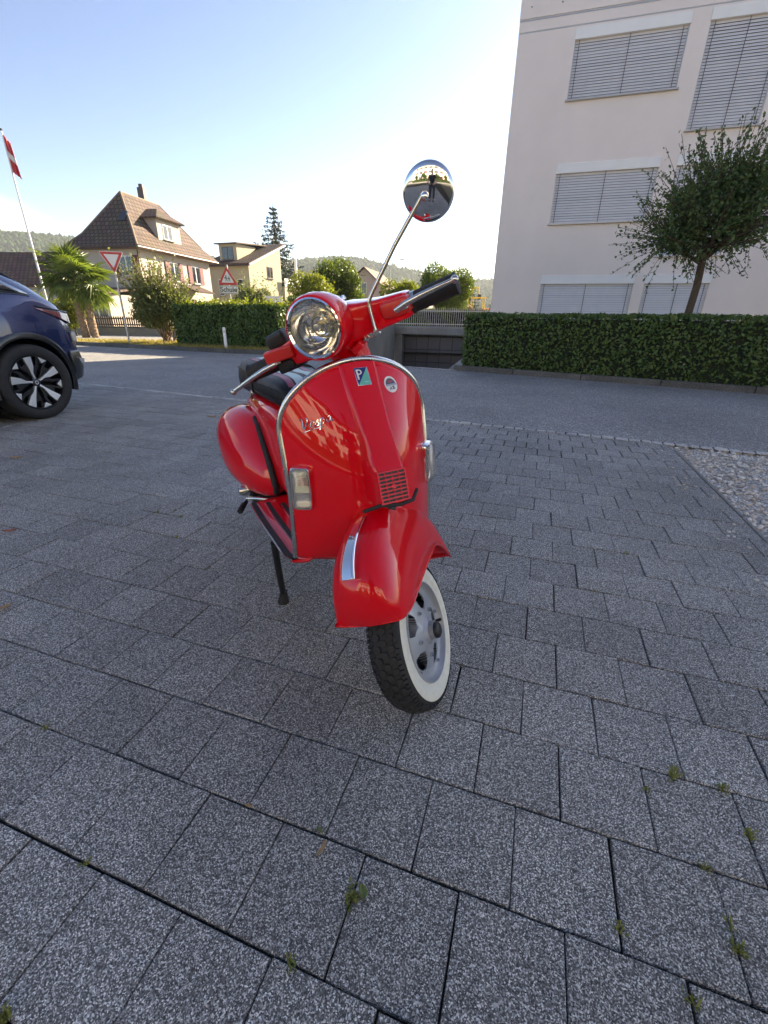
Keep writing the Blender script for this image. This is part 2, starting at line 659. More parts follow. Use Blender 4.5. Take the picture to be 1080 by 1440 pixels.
# ------------------------------------------------------------------ pavers
T_ = Vector((.9494, -.3140))     # along a row
N_ = Vector((.3140, .9494))      # across the rows
PW, PR = .1965, .2055
bed = sheet('paved_forecourt', [[(-16, strip_y(-16) - .02), (-16, -6), (2.0, -6), tuple(T_ * 1.25 + N_ * 1.6), tuple(T_ * 1.25 + N_ * 4.95)]], -.013, 'joint')
def clip(poly, nx, ny, d):
    """keep nx*x+ny*y <= d"""
    out = []
    for i in range(len(poly)):
        a, b = poly[i], poly[(i + 1) % len(poly)]
        da, db = nx * a[0] + ny * a[1] - d, nx * b[0] + ny * b[1] - d
        if da <= 0:
            out.append(a)
        if (da < 0) != (db < 0) and abs(da - db) > 1e-9:
            t = da / (da - db)
            out.append((a[0] + (b[0] - a[0]) * t, a[1] + (b[1] - a[1]) * t))
    return out
def paver_mesh(k):
    rr = random.Random(k)
    hx, hy = PW / 2 - .0012, PR / 2 - .0018
    c = .0030
    j = lambda s: rr.uniform(-s, s)
    rings = []
    for z, ins in ((-.05, 0), (-.004, 0), (-.0008, c * .45), (0, c)):
        ring = []
        for sx_, sy_ in ((-1, -1), (1, -1), (1, 1), (-1, 1)):
            # corners knocked off a little
            pa = Vector((sx_ * (hx - ins), sy_ * (hy - ins - .002), z))
            pb = Vector((sx_ * (hx - ins - .002), sy_ * (hy - ins), z))
            ring += [pa, pb] if sx_ * sy_ > 0 else [pb, pa]
        rings.append(ring)
    # nudge outline
    jt = [(j(.0009), j(.0009)) for _ in range(8)]
    for r in rings:
        for p, (a, b) in zip(r, jt):
            p.x += a
            p.y += b
    mb = MB()
    mb.loft(rings)
    me = bpy.data.meshes.new('paver')
    me.from_pydata([tuple(p) for p in mb.v], [], mb.f)
    bm = bmesh.new()
    bm.from_mesh(me)
    bmesh.ops.recalc_face_normals(bm, faces=bm.faces)
    bm.to_mesh(me)
    bm.free()
    me.materials.append(MATS['paver'])
    return me
pmeshes = [paver_mesh(k) for k in range(6)]
cand = []
ang = math.atan2(T_.y, T_.x)
for k in range(-22, 44):
    nc = .3115 + PR * (k + .5)
    off = -.198 if k % 2 == 0 else -.0995
    for i in range(-78, 12):
        tc = off + PW * (i + .5)
        c = T_ * tc + N_ * nc
        if tc > 1.25 + PW / 2 or c.x < -15.5 or c.y < -5.6:
            continue
        if c.y > strip_y(c.x) + .12:
            continue
        corners = [tuple(c + T_ * (sx_ * PW / 2) + N_ * (sy_ * PR / 2)) for sx_, sy_ in ((-1, -1), (1, -1), (1, 1), (-1, 1))]
        whole = all(q[1] < strip_y(q[0]) - .068 for q in corners) and tc + PW / 2 <= 1.25
        area = 0
        pj = [world_pt(q[0], q[1], 0) for q in corners]
        if all(pj):
            area = abs(sum(pj[a][0] * pj[(a + 1) % 4][1] - pj[(a + 1) % 4][0] * pj[a][1] for a in range(4))) / 2
            cx = sum(q[0] for q in pj) / 4
            cy = sum(q[1] for q in pj) / 4
            if not (-60 < cx < 1140 and 0 < cy < 1560):
                area = 0
        cand.append((area if whole else 0, c, corners, whole))
cand.sort(key=lambda q: -q[0])
rv, rf = [], []
for q, (area, c, corners, whole) in enumerate(cand):
    zr = random.gauss(0, .0011)
    if q < 300 and area > 0:
        o = bpy.data.objects.new('paver', random.choice(pmeshes))
        COL.objects.link(o)
        o.parent = bed
        o.location = (c.x + random.gauss(0, .0008), c.y + random.gauss(0, .0008), zr - .001)
        o.rotation_euler = (random.gauss(0, .0045), random.gauss(0, .0045), ang + random.choice((0, pi)) + random.gauss(0, .004))
        continue
    g = .0042
    poly = [tuple(c + T_ * (sx_ * (PW / 2 - g)) + N_ * (sy_ * (PR / 2 - g))) for sx_, sy_ in ((-1, -1), (1, -1), (1, 1), (-1, 1))]
    if not whole:
        poly = clip(poly, .4273, 1.0, 3.75 + 3.37 * .4273 - .070)
        poly = clip(poly, T_.x, T_.y, 1.25)
        if len(poly) < 3:
            continue
    n = len(poly)
    o0 = len(rv)
    cx, cy = sum(p[0] for p in poly) / n, sum(p[1] for p in poly) / n
    tx, ty = random.gauss(0, .004), random.gauss(0, .004)
    for z, ins in ((-.03, 1), (zr - .003, 1), (zr, .972)):
        for x, y in poly:
            rv.append((cx + (x - cx) * ins, cy + (y - cy) * ins, z + ((x - cx) * tx + (y - cy) * ty if z > -.02 else 0)))
    for a in range(n):
        b = (a + 1) % n
        rf.append((o0 + a, o0 + b, o0 + n + b, o0 + n + a))
        rf.append((o0 + n + a, o0 + n + b, o0 + 2 * n + b, o0 + 2 * n + a))
    rf.append(tuple(o0 + 2 * n + a for a in range(n)))
me = bpy.data.meshes.new('far_pavers')
me.from_pydata(rv, [], rf)
me.materials.append(MATS['paver_far'])
fp = bpy.data.objects.new('far_pavers', me)
COL.objects.link(fp)
fp.parent = bed
tag(fp, kind='stuff')

# row of granite setts between forecourt and road
def sett_row(name, x0, x1, yf, wd, seed, z, parent=None):
    rr = random.Random(seed)
    base = []
    st = None
    x = x0
    me_pool = []
    for k in range(5):
        mb = MB()
        hx, hy = .5, .5
        rings = []
        jt = [(rr.uniform(-.04, .04), rr.uniform(-.06, .06)) for _ in range(8)]
        for zz, ins in ((-.06, 0), (-.012, 0), (0, .09)):
            ring = []
            for i in range(8):
                a = 2 * pi * (i + .5) / 8
                px_, py_ = .5 * sup(cos(a), 5.5), .5 * sup(sin(a), 5.5)
                ring.append(Vector((px_ * (1 - ins) + jt[i][0], py_ * (1 - ins) + jt[i][1], zz)))
            rings.append(ring)
        mb.loft(rings)
        m_ = bpy.data.meshes.new('sett')
        m_.from_pydata([tuple(p) for p in mb.v], [], mb.f)
        m_.materials.append(MATS['granite'])
        me_pool.append(m_)
    par = parent
    while x < x1:
        ln = rr.uniform(.085, .125)
        dx = 1 / sqrt(1 + (yf(x + .01) - yf(x)) ** 2 / .0001)
        xc = x + ln * dx / 2
        a = math.atan2(yf(xc + .05) - yf(xc - .05), .1)
        o = bpy.data.objects.new('sett', rr.choice(me_pool))
        COL.objects.link(o)
        o.parent = par
        o.location = (xc, yf(xc), z + rr.gauss(0, .0025))
        o.scale = (ln - .005, wd + rr.uniform(-.01, .008), 1)
        o.rotation_euler = (0, 0, a + rr.gauss(0, .02))
        x += ln * dx
    return par
gut = sheet('gutter_strip', [[(-9, strip_y(-9) - .066), (6.5, strip_y(6.5) - .066), (6.5, strip_y(6.5) + .062), (-9, strip_y(-9) + .062)]], -.008, 'joint')
sett_row('setts', -8.9, 6.4, strip_y, .088, 3, .001, gut)
def far_y(x):
    return interp([(-1.2, 11.82), (-.2, 11.30), (1.5, 10.42), (3.0, 9.45)], x)
gut2 = sheet('far_gutter', [[(-1.1, far_y(-1.1) - .09), (1.62, far_y(1.62) - .09), (1.62, far_y(1.62) + .09), (-1.1, far_y(-1.1) + .09)]], -.003, 'joint')
sett_row('setts', -1.05, 1.55, far_y, .13, 5, .006, gut2)

# gravel bed on the right, bounded by a thin edging
g_a, g_b = T_ * 1.275 + N_ * 1.3, T_ * 1.275 + N_ * 4.46
gv = sheet('gravel_bed', [[tuple(g_a), (9, -1.2), (9, strip_y(9) - .075), (g_b.x, strip_y(g_b.x) - .075)]], -.020, 'gravel_bed')
d_ = (g_b - g_a).normalized()
mbk = MB()
for k in range(4):
    a_, b_ = g_a.lerp(g_b, k / 4), g_a.lerp(g_b, (k + 1) / 4)
    c_ = (a_ + b_) / 2
    mbk = MB().box((c_.x - T_.x * .012, c_.y - T_.y * .012, -.02), ((b_ - a_).length - .006, .016, .05), Matrix.Rotation(math.atan2(d_.y, d_.x), 3, 'Z'))
    mbk.build('edging_slab', 'concrete', gv, bevel=.003)
def stones(name, inside, n, box, smin, smax, m, parent, z=-.018):
    ico = np.array([(0, 0, 1), (.894, 0, .447), (.276, .851, .447), (-.724, .526, .447), (-.724, -.526, .447), (.276, -.851, .447), (.724, .526, -.447), (-.276, .851, -.447), (-.894, 0, -.447), (-.276, -.851, -.447), (.724, -.526, -.447), (0, 0, -1)])
    fc = np.array([(0, 1, 2), (0, 2, 3), (0, 3, 4), (0, 4, 5), (0, 5, 1), (1, 6, 2), (2, 7, 3), (3, 8, 4), (4, 9, 5), (5, 10, 1), (6, 7, 2), (7, 8, 3), (8, 9, 4), (9, 10, 5), (10, 6, 1), (11, 7, 6), (11, 8, 7), (11, 9, 8), (11, 10, 9), (11, 6, 10)])
    V, F = [], []
    k = 0
    while k < n:
        x, y = random.uniform(box[0], box[1]), random.uniform(box[2], box[3])
        if not inside(x, y):
            continue
        s = smin + (smax - smin) * random.random() ** 2.2
        sc = np.array([random.uniform(.7, 1.3), random.uniform(.7, 1.3), random.uniform(.45, .8)]) * s
        a = random.uniform(0, 6.28)
        p = ico * (1 + RNG.uniform(-.16, .16, (12, 1))) * sc
        p = p @ np.array([(cos(a), sin(a), 0), (-sin(a), cos(a), 0), (0, 0, 1)])
        V.append(p + np.array([x, y, z + sc[2] * .55]))
        F.append(fc + 12 * k)
        k += 1
    return tag(mesh_np(name, np.concatenate(V), np.concatenate(F), m, parent), kind='stuff')
def in_gravel(x, y):
    return x * T_.x + y * T_.y > 1.29 and y < strip_y(x) - .08 and x < 5.2
def gravelmat():
    m = MATS['gravel_stone']
    t, b = nodes_of(m)
    g = t.nodes.new('ShaderNodeNewGeometry')
    rp = t.nodes.new('ShaderNodeValToRGB')
    cr = rp.color_ramp
    cr.elements[0].color = (.36, .34, .31, 1)
    cr.elements[1].color = (.80, .79, .76, 1)
    for q, c in ((.35, (.52, .50, .47)), (.6, (.62, .61, .58)), (.78, (.40, .33, .26)), (.84, (.68, .67, .64))):
        e = cr.elements.new(q)
        e.color = (*c, 1)
    t.links.new(g.outputs['Random Per Island'], rp.inputs[0])
    t.links.new(rp.outputs[0], b.inputs['Base Color'])
gravelmat()
stones('gravel', in_gravel, 9000, (1.6, 5.2, 1.0, 4.3), .006, .019, 'gravel_stone', gv)

# ------------------------------------------------------------------ foliage helpers
def surf_box(n, c, s, rz, bulge=.05, faces=('f', 'b', 'l', 'r', 't')):
    """points and normals on the surface of a clipped hedge"""
    sx_, sy_, sz_ = s
    A = {'f': sx_ * sz_, 'b': sx_ * sz_, 'l': sy_ * sz_, 'r': sy_ * sz_, 't': sx_ * sy_}
    tot = sum(A[q] for q in faces)
    P, N = [], []
    for q in faces:
        k = int(n * A[q] / tot)
        u, v = RNG.uniform(-.5, .5, k), RNG.uniform(0, 1, k)
        if q in 'fb':
            sgn = -1 if q == 'f' else 1
            p = np.stack([u * sx_, np.full(k, sgn * sy_ / 2), v * sz_], 1)
            nn = np.tile((0, sgn, 0), (k, 1))
        elif q in 'lr':
            sgn = -1 if q == 'l' else 1
            p = np.stack([np.full(k, sgn * sx_ / 2), u * sy_, v * sz_], 1)
            nn = np.tile((sgn, 0, 0), (k, 1))
        else:
            p = np.stack([u * sx_, (v - .5) * sy_, np.full(k, sz_)], 1)
            nn = np.tile((0, 0, 1), (k, 1))
        nn = nn.astype(float)
        w_ = np.array([noise.noise(Vector((a[0] * 2.2 + c[0], a[1] * 2.2, a[2] * 2.2))) for a in p])
        p = p + nn * (w_[:, None] * bulge + RNG.uniform(-.055, .02, (k, 1)))
        P.append(p)
        N.append(nn)
    P, N = np.concatenate(P), np.concatenate(N)
    Rm = np.array([(cos(rz), sin(rz), 0), (-sin(rz), cos(rz), 0), (0, 0, 1)])
    return P @ Rm + np.array(c), N @ Rm

def hedge(name, label, a, b, depth, h, n, leaf, m, side=1, sprouts=0, z0=0):
    """clipped hedge whose front foot runs from a to b; body lies to the left of a->b when side=1"""
    a, b = Vector(a), Vector(b)
    d = b - a
    L = d.length
    d.normalize()
    nrm = Vector((-d.y, d.x)) * side
    c = (a + b) / 2 + nrm * depth / 2
    rz = math.atan2(d.y, d.x)
    root = empty(name, (c.x, c.y, z0), 0, label, 'hedge')
    MB().box((0, 0, h / 2 - .02), (L - .12, depth - .12, h - .10), Matrix.Rotation(rz, 3, 'Z')).build('branches', 'hedge_core', root)
    P, N = surf_box(n, (0, 0, 0), (L, depth, h), rz)
    tag(leaf_mesh('leaves', P, leaf, m, root, N, .42), kind='stuff')
    if sprouts:
        pts = []
        for _ in range(sprouts):
            q = RNG.uniform(-.5, .5, 2) * np.array([L, depth])
            x, y = q[0] * cos(rz) - q[1] * sin(rz), q[0] * sin(rz) + q[1] * cos(rz)
            hh = abs(RNG.normal(0, .10)) + .03
            for k in range(5):
                pts.append((x + RNG.normal(0, .025), y + RNG.normal(0, .025), h + hh * k / 4))
        tag(leaf_mesh('sprouts', np.array(pts), leaf, 'leaf_yellow', root), kind='stuff')
    return root

def clumps(n, cs, shell=.55):
    """points through a set of leaf clumps (centre, radii)"""
    vol = np.array([r[0] * r[1] + r[0] * r[2] for _, r in cs])
    out = []
    for (c, r), v in zip(cs, vol / vol.sum()):
        k = int(n * v)
        d = RNG.normal(size=(k, 3))
        d /= np.linalg.norm(d, axis=1)[:, None]
        rad = shell + (1 - shell) * RNG.random((k, 1)) ** .6
        lump = np.array([noise.noise(Vector((q[0] * 2.6 + c[0], q[1] * 2.6 + c[1], q[2] * 2.6))) for q in d])[:, None]
        rad = rad * (1 + .28 * lump)
        out.append(d * rad * np.array(r) + np.array(c))
    return np.concatenate(out)

def shoots(n, c, r, length, leaves, upb=.6, droop=0.0):
    """leafy twigs that start in an ellipsoid and grow out and up; returns leaf points and twig lines"""
    P, tw = [], []
    for _ in range(n):
        d = RNG.normal(size=3)
        d /= np.linalg.norm(d)
        s = np.array(c) + d * np.array(r) * (RNG.random() ** .45) * .85
        g = d + np.array([0, 0, upb])
        g /= np.linalg.norm(g)
        L = length * RNG.uniform(.5, 1.25)
        line = []
        for k in range(leaves):
            t = (k + RNG.random()) / leaves
            p = s + g * L * t + np.array([0, 0, -droop * t * t * L]) + RNG.normal(0, .018, 3)
            P.append(p)
            if k % 3 == 0:
                line.append(s + g * L * t + np.array([0, 0, -droop * t * t * L]))
        tw.append(line)
    return np.array(P), tw

def limb_mesh(mb, a, b, r0, r1, wob=.06, n=5):
    a, b = Vector(a), Vector(b)
    L = (b - a).length
    pts = [a.lerp(b, k / n) + Vector((random.gauss(0, wob * L * .3), random.gauss(0, wob * L * .3), 0)) * (0 if k in (0,) else 1) for k in range(n + 1)]
    mb.tube(pts, [r0 + (r1 - r0) * k / n for k in range(n + 1)], 7)

def tree(name, label, base, cs, n, leaf, m, trunk_r, fork, bark='bark', group=None, cat='tree', shell=.5, sp=0, sp_len=.6):
    root = empty(name, base, 0, label, cat, group)
    mb = MB()
    f = Vector(fork)
    limb_mesh(mb, (0, 0, -.1), f, trunk_r, trunk_r * .7, .05)
    for c, r in cs:
        limb_mesh(mb, f, Vector(c), trunk_r * .45, trunk_r * .12, .1)
    mb.build('trunk', bark, root, smooth=60)
    P = clumps(n, cs, shell)
    if sp:
        for c, r in cs:
            q, _ = shoots(sp, c, r, sp_len, 7)
            P = np.concatenate([P, q])
    o = leaf_mesh('crown', P, leaf, m, root)
    return root

def rnd_clumps(c, r, k, size, seed):
    rr = np.random.default_rng(seed)
    out = []
    for _ in range(k):
        d = rr.normal(size=3)
        d /= np.linalg.norm(d)
        rad = rr.random() ** .4
        p = np.array(c) + d * np.array(r) * rad * .72
        s = size * rr.uniform(.7, 1.25)
        out.append((tuple(p), (s, s, s * .85)))
    return out

# ------------------------------------------------------------------ apartment building with blinds
U_ = Vector((.956, -.292, 0))
V_ = Vector((.292, .956, 0))
ROT_F = math.atan2(U_.y, U_.x)
def fpt(s, n, z):
    return U_ * s + V_ * n + Vector((0, 0, z))
def make_block():
    D0 = 16.0
    org = fpt(-1.36, D0, 0)
    root = empty('apartment_block', org, ROT_F, 'beige rendered apartment block with closed grey venetian blinds', 'building')
    W, DP, HT = 17.0, 11.0, 8.55
    # windows in facade coordinates (x from the corner, z)
    wins = []
    for z0, z1 in ((6.50, 7.70), (3.68, 4.88), (.86, 2.10)):
        wins.append((1.43, 4.04, z0, z1))
    wins += [(4.47, 6.07, 5.62, 7.70), (4.45, 6.05, 2.80, 4.88), (4.32, 5.98, .86, 2.10)]
    for x0 in (8.0, 12.0):
        for z0, z1 in ((6.50, 7.70), (3.68, 4.88), (.86, 2.10)):
            wins.append((x0, x0 + 2.6, z0, z1))
    # facade as a grid of panels with real openings
    xs = sorted({0, W} | {w_[0] for w_ in wins} | {w_[1] for w_ in wins})
    zs = sorted({-.2, HT} | {w_[2] for w_ in wins} | {w_[3] for w_ in wins})
    mb = MB()
    for i in range(len(xs) - 1):
        for j in range(len(zs) - 1):
            cx, cz = (xs[i] + xs[i + 1]) / 2, (zs[j] + zs[j + 1]) / 2
            if any(a < cx < b and c < cz < d for a, b, c, d in wins):
                continue
            mb.add([(xs[i], 0, zs[j]), (xs[i + 1], 0, zs[j]), (xs[i + 1], 0, zs[j + 1]), (xs[i], 0, zs[j + 1])], [(0, 1, 2, 3)])
    for a, b, c, d in wins:    # reveals
        mb.add([(a, 0, c), (a, .16, c), (a, .16, d), (a, 0, d)], [(0, 1, 2, 3)])
        mb.add([(b, 0, c), (b, .16, c), (b, .16, d), (b, 0, d)], [(3, 2, 1, 0)])
        mb.add([(a, 0, c), (b, 0, c), (b, .16, c), (a, .16, c)], [(0, 1, 2, 3)])
        mb.add([(a, 0, d), (b, 0, d), (b, .16, d), (a, .16, d)], [(3, 2, 1, 0)])
    mb.add([(0, 0, -.2), (0, DP, -.2), (0, DP, HT), (0, 0, HT)], [(3, 2, 1, 0)])
    mb.add([(W, 0, -.2), (W, DP, -.2), (W, DP, HT), (W, 0, HT)], [(0, 1, 2, 3)])
    mb.add([(0, DP, -.2), (W, DP, -.2), (W, DP, HT), (0, DP, HT)], [(3, 2, 1, 0)])
    mb.add([(0, 0, HT), (W, 0, HT), (W, DP, HT), (0, DP, HT)], [(0, 1, 2, 3)])
    mb.build('wall', 'render_wall', root, smooth=0)
    # parapet: two thin joints, sheet-metal edge, row of bolts
    pr = MB().box((W / 2, DP / 2, 8.10), (W + .03, DP + .03, .205)).build('cornice', 'render_wall', root)
    MB().box((W / 2, DP / 2, 7.985), (W + .012, DP + .012, .022)).build('shadow_joint', 'metal_sheet', pr)
    MB().box((W / 2, DP / 2, 8.218), (W + .05, DP + .05, .026)).build('drip_edge', 'metal_sheet', pr)
    pp = MB().box((W / 2, -.012, 8.72), (W + .02, .03, .94)).build('parapet_panel', 'render_wall', root)
    MB().box((-.012, DP / 2, 8.72), (.03, DP, .94)).build('parapet_side', 'render_wall', pp)
    for k in range(12):
        MB().lathe([(.016, -.036), (.014, -.048), (0, -.050)], 8, 'y', (.25 + .75 * k, 0, 8.46)).build('bolt', 'cord', pp)
    MB().box((W / 2, -.012, 9.20), (W + .06, .07, .03)).build('parapet_cap', 'metal_sheet', pp)
    # attic storey set back
    MB().box((W / 2 + .9, DP / 2 + .6, 10.0), (W - 3.2, DP - 2.6, 2.9)).build('attic_storey', 'render_wall', root)
    MB().box((W / 2 + .9, DP / 2 + .6, 11.53), (W - 2.4, DP - 1.8, .16)).build('attic_roof', 'metal_sheet', root)
    for a, b, c, d in wins:
        wn = empty('window', (a, 0, c))
        wn.parent = root
        w_, h_ = b - a, d - c
        MB().box((w_ / 2, -.012, h_ + .115), (w_ + .02, .05, .225)).build('blind_box', 'box_white', wn, bevel=.006)
        MB().box((w_ / 2, .155, h_ / 2), (w_, .01, h_)).build('pane', 'dark_glass', wn)
        MB().box((w_ / 2, -.030, -.02), (w_ + .09, .12, .035)).build('sill', 'metal_sheet', wn, bevel=.004)
        for x in (.012, w_ - .012):
            MB().box((x, .05, h_ / 2), (.024, .05, h_)).build('guide_rail', 'metal_sheet', wn)
        mb = MB()
        ns = int(h_ / .060)
        Rt = Matrix.Rotation(R_(-62), 3, 'X')
        for k in range(ns):
            z = h_ * (k + .5) / ns
            tilt = Matrix.Rotation(R_(64 + random.gauss(0, 2)), 3, 'X')
            mb.box((w_ / 2, .05, z), (w_ - .05, .0655, .0035), tilt)
        tag(mb.build('blind_slats', 'blind', wn, smooth=0), kind='stuff')
        cx_ = [.11, w_ * .5, w_ - .13] if w_ > 2 else [.11, w_ * .52, w_ - .11]
        for x in cx_:
            MB().box((x, .018, h_ / 2), (.014, .006, h_)).build('blind_cord', 'cord', wn)
    # downpipe-free left edge: thin render bead
    MB().box((-.008, .06, 4.2), (.02, .14, 8.6)).build('corner_bead', 'render_wall', root)
    return root
make_block()

# ------------------------------------------------------------------ hedge along the block, kerb under it
hedge('clipped_hedge', 'long dark green clipped hedge in front of the beige apartment block', (1.70, 10.52), (9.6, 5.50), .95, 1.16, 26000, .034, 'leaf_hedge', 1, 0)
for k in range(7):
    a, b = Vector((1.55, 10.44)), Vector((9.6, 5.33))
    p, q = a.lerp(b, k / 7), a.lerp(b, (k + 1) / 7)
    c = (p + q) / 2
    kb = MB().box((c.x, c.y, .03), ((q - p).length - .012, .11, .15), Matrix.Rotation(math.atan2((q - p).y, (q - p).x), 3, 'Z')).build('kerb_stone' if k else 'hedge_kerb', 'kerb_stone', None, bevel=.012)
    if k == 0:
        KB = tag(kb, kind='structure')
    else:
        kb.parent = KB

# street tree in front of the block
def street_tree():
    base = Vector((5.75, 9.15, 0))
    root = empty('street_tree', base, 0, 'young round-headed tree with loose upright twigs behind the clipped hedge', 'tree')
    mb = MB()
    mb.tube([(0, 0, -.05), (.01, .0, .6), (-.02, .02, 1.2), (.0, .02, 1.7), (-.02, .03, 2.15)], [.085, .075, .068, .064, .062], 12)
    for _ in range(26):
        d = Vector((random.gauss(0, 1), random.gauss(0, 1), random.uniform(.1, 1.6))).normalized()
        L = random.uniform(.7, 1.25)
        limb_mesh(mb, (-.02 + random.gauss(0, .02), .03, 2.0 + random.uniform(0, .4)), (d.x * L * 1.05, d.y * L, 2.25 + d.z * L * 1.0), .028, .007, .12)
    cs = [((.0, 0, 2.75), (.62, .6, .55)), ((-.55, 0, 2.42), (.42, .4, .26)), ((.55, .1, 2.6), (.48, .42, .34)), ((.1, -.2, 3.2), (.52, .45, .45)), ((.5, 0, 3.15), (.4, .4, .4)), ((-.3, .2, 2.95), (.42, .4, .4))]
    P = [clumps(7500, cs, .2)]
    lines = []
    for c, r, n_, L, ub in (((0, 0, 2.8), (.78, .7, .62), 300, .66, .45), ((.15, 0, 3.25), (.6, .5, .3), 95, .8, 1.6), ((-.65, 0, 2.45), (.5, .4, .24), 150, .72, .2), ((-.4, 0, 2.95), (.5, .45, .4), 80, .7, .5), ((.65, 0, 2.75), (.5, .45, .4), 110, .75, .4)):
        q, l = shoots(n_, c, r, L, 13, ub)
        P.append(q)
        lines += l
    for l in lines:
        if len(l) > 1:
            mb.tube([tuple(x) for x in l], .0035, 4, cap=False)
    mb.build('trunk', 'bark', root, smooth=60)
    leaf_mesh('crown', np.concatenate(P), .031, 'leaf_dark', root, aspect=.6)
street_tree()

# ------------------------------------------------------------------ underground garage left of the block
def make_garage():
    org = Vector((.30, 17.10, 0))
    root = empty('garage_entrance', org, 0, 'sunken concrete garage entrance with grey panelled door beside the block', 'garage')
    def w(x, y, z):
        return Vector((x, y, z)) - org
    A, B, C, Dd = [Vector((*p, 0)) for p in RAMP]
    # ramp floor and side walls
    mb = MB()
    mb.add([w(A.x, A.y, -.008), w(B.x, B.y, -.008), w(C.x, C.y, -1.75), w(Dd.x, Dd.y, -1.75)], [(0, 1, 2, 3)])
    mb.build('ramp', 'concrete', root, smooth=0)
    def wall(p, q, z0a, z0b, z1, th, nm, side):
        d = (q - p).normalized()
        nn = Vector((-d.y, d.x, 0)) * side * th
        m_ = MB()
        vs = [w(p.x, p.y, z0a), w(q.x, q.y, z0b), w(q.x, q.y, z1), w(p.x, p.y, z1)]
        m_.add(vs + [v + nn for v in vs], [(0, 1, 2, 3), (7, 6, 5, 4), (0, 4, 5, 1), (1, 5, 6, 2), (2, 6, 7, 3), (3, 7, 4, 0)])
        return m_.build(nm, 'concrete', root, smooth=0, bevel=.008)
    wall(A, Dd, -.3, -1.9, .86, .25, 'retaining_wall', 1)
    wall(B, C, -.3, -1.9, .02, .25, 'retaining_wall', -1)
    # a lower inner wall face step as in the photo
    # lintel and deck above the door
    d = (C - Dd).normalized()
    n = Vector((-d.y, d.x, 0))
    Rm = Matrix((d, n, Vector((0, 0, 1)))).transposed()
    Lw = (C - Dd).length
    mid = (C + Dd) / 2
    MB().box(mid + n * .2 + Vector((0, 0, .66)) - org, (Lw + .3, .55, .21), Rm).build('lintel', 'concrete', root, bevel=.01)
    MB().box(mid + n * .25 + Vector((0, 0, .79)) - org, (Lw + .42, .60, .07), Rm).build('coping', 'concrete', root, bevel=.008)
    MB().box(mid + n * 3.0 + Vector((0, 0, .42)) - org, (Lw + 1.2, 5.0, .70), Rm).build('roof_deck', 'concrete', root)
    for s in (-1, 1):
        MB().box(mid + d * s * (Lw / 2 - .13) + n * .25 + Vector((0, 0, -.7)) - org, (.26, .5, 2.5), Rm).build('door_post', 'concrete', root)
    # up-and-over door: frame and panels, tilted slightly outward at the foot
    Rt = Rm @ Matrix.Rotation(R_(-5), 3, 'X')
    base = mid + n * .22 + Vector((0, 0, -1.72)) - org
    door = MB().box(base + Rt @ Vector((0, .02, 1.1)), (Lw - .5, .03, 2.26), Rt).build('door', 'blind_gap', root)
    nx, nz = 5, 5
    wx, hz = (Lw - .56) / nx, 2.2 / nz
    for i in range(nx):
        for j in range(nz):
            MB().box(base + Rt @ Vector((-(Lw - .56) / 2 + wx * (i + .5), -.005, hz * (j + .5))), (wx - .022, .024, hz - .022), Rt).build('panel', 'garage_panel', door, bevel=.004)
    MB().box(base + Rt @ Vector((0, 0, 2.26)), (Lw - .45, .05, .05), Rt).build('door_rail', 'metal_sheet', door)
    # railing on the deck
    rl = empty('railing', mid + n * .05 + Vector((0, 0, .825)), math.atan2(d.y, d.x), 'grey steel bar railing on top of the garage entrance', 'railing')
    mb = MB()
    nb = int((Lw + 1.4) / .075)
    for k in range(nb):
        x = -(Lw + 1.4) / 2 + .075 * k
        mb.box((x, 0, .29), (.014, .02, .62))
    tag(mb.build('bars', 'metal_sheet', rl, smooth=0), kind='stuff')
    for z in (.08, .50):
        MB().box((0, .016, z), (Lw + 1.42, .012, .03)).build('rail', 'metal_sheet', rl)
make_garage()
hedge('low_hedge', 'low sunlit hedge behind the garage railing', (.2, 18.9), (3.9, 18.0), .6, .58, 3500, .05, 'leaf_mid', 1, 60, .78)

# ------------------------------------------------------------------ left side: verge, hedge, signs
vp = [(-14, 17.6), (-11.0, 17.0), (-9.0, 16.15), (-7.0, 15.35), (-5.0, 14.45), (-3.6, 14.15), (-2.95, 14.35), (-2.75, 15.4), (-2.7, 18.0), (-6.0, 19.2), (-9.0, 19.0), (-12.5, 18.6)]
mb = MB()
mb.prism([(x, y) for x, y in vp], .13, (0, 0, -.03))
verge = tag(mb.build('grass_verge', 'soil_ground', None, smooth=0), kind='structure')
rr = random.Random(4)
for k in range(len(vp) - 5):
    a, b = Vector(vp[k]), Vector(vp[k + 1])
    n_ = max(1, int((b - a).length / 1.0))
    for i in range(n_):
        p, q = a.lerp(b, i / n_), a.lerp(b, (i + 1) / n_)
        c = (p + q) / 2
        MB().box((c.x, c.y, .025), ((q - p).length - .01, .10, .18), Matrix.Rotation(math.atan2((q - p).y, (q - p).x), 3, 'Z')).build('kerb_stone', 'kerb_stone', verge, bevel=.012)
def in_poly(x, y, poly):
    c = False
    for i in range(len(poly)):
        x1, y1 = poly[i]
        x2, y2 = poly[i - 1]
        if (y1 > y) != (y2 > y) and x < (x2 - x1) * (y - y1) / (y2 - y1) + x1:
            c = not c
    return c
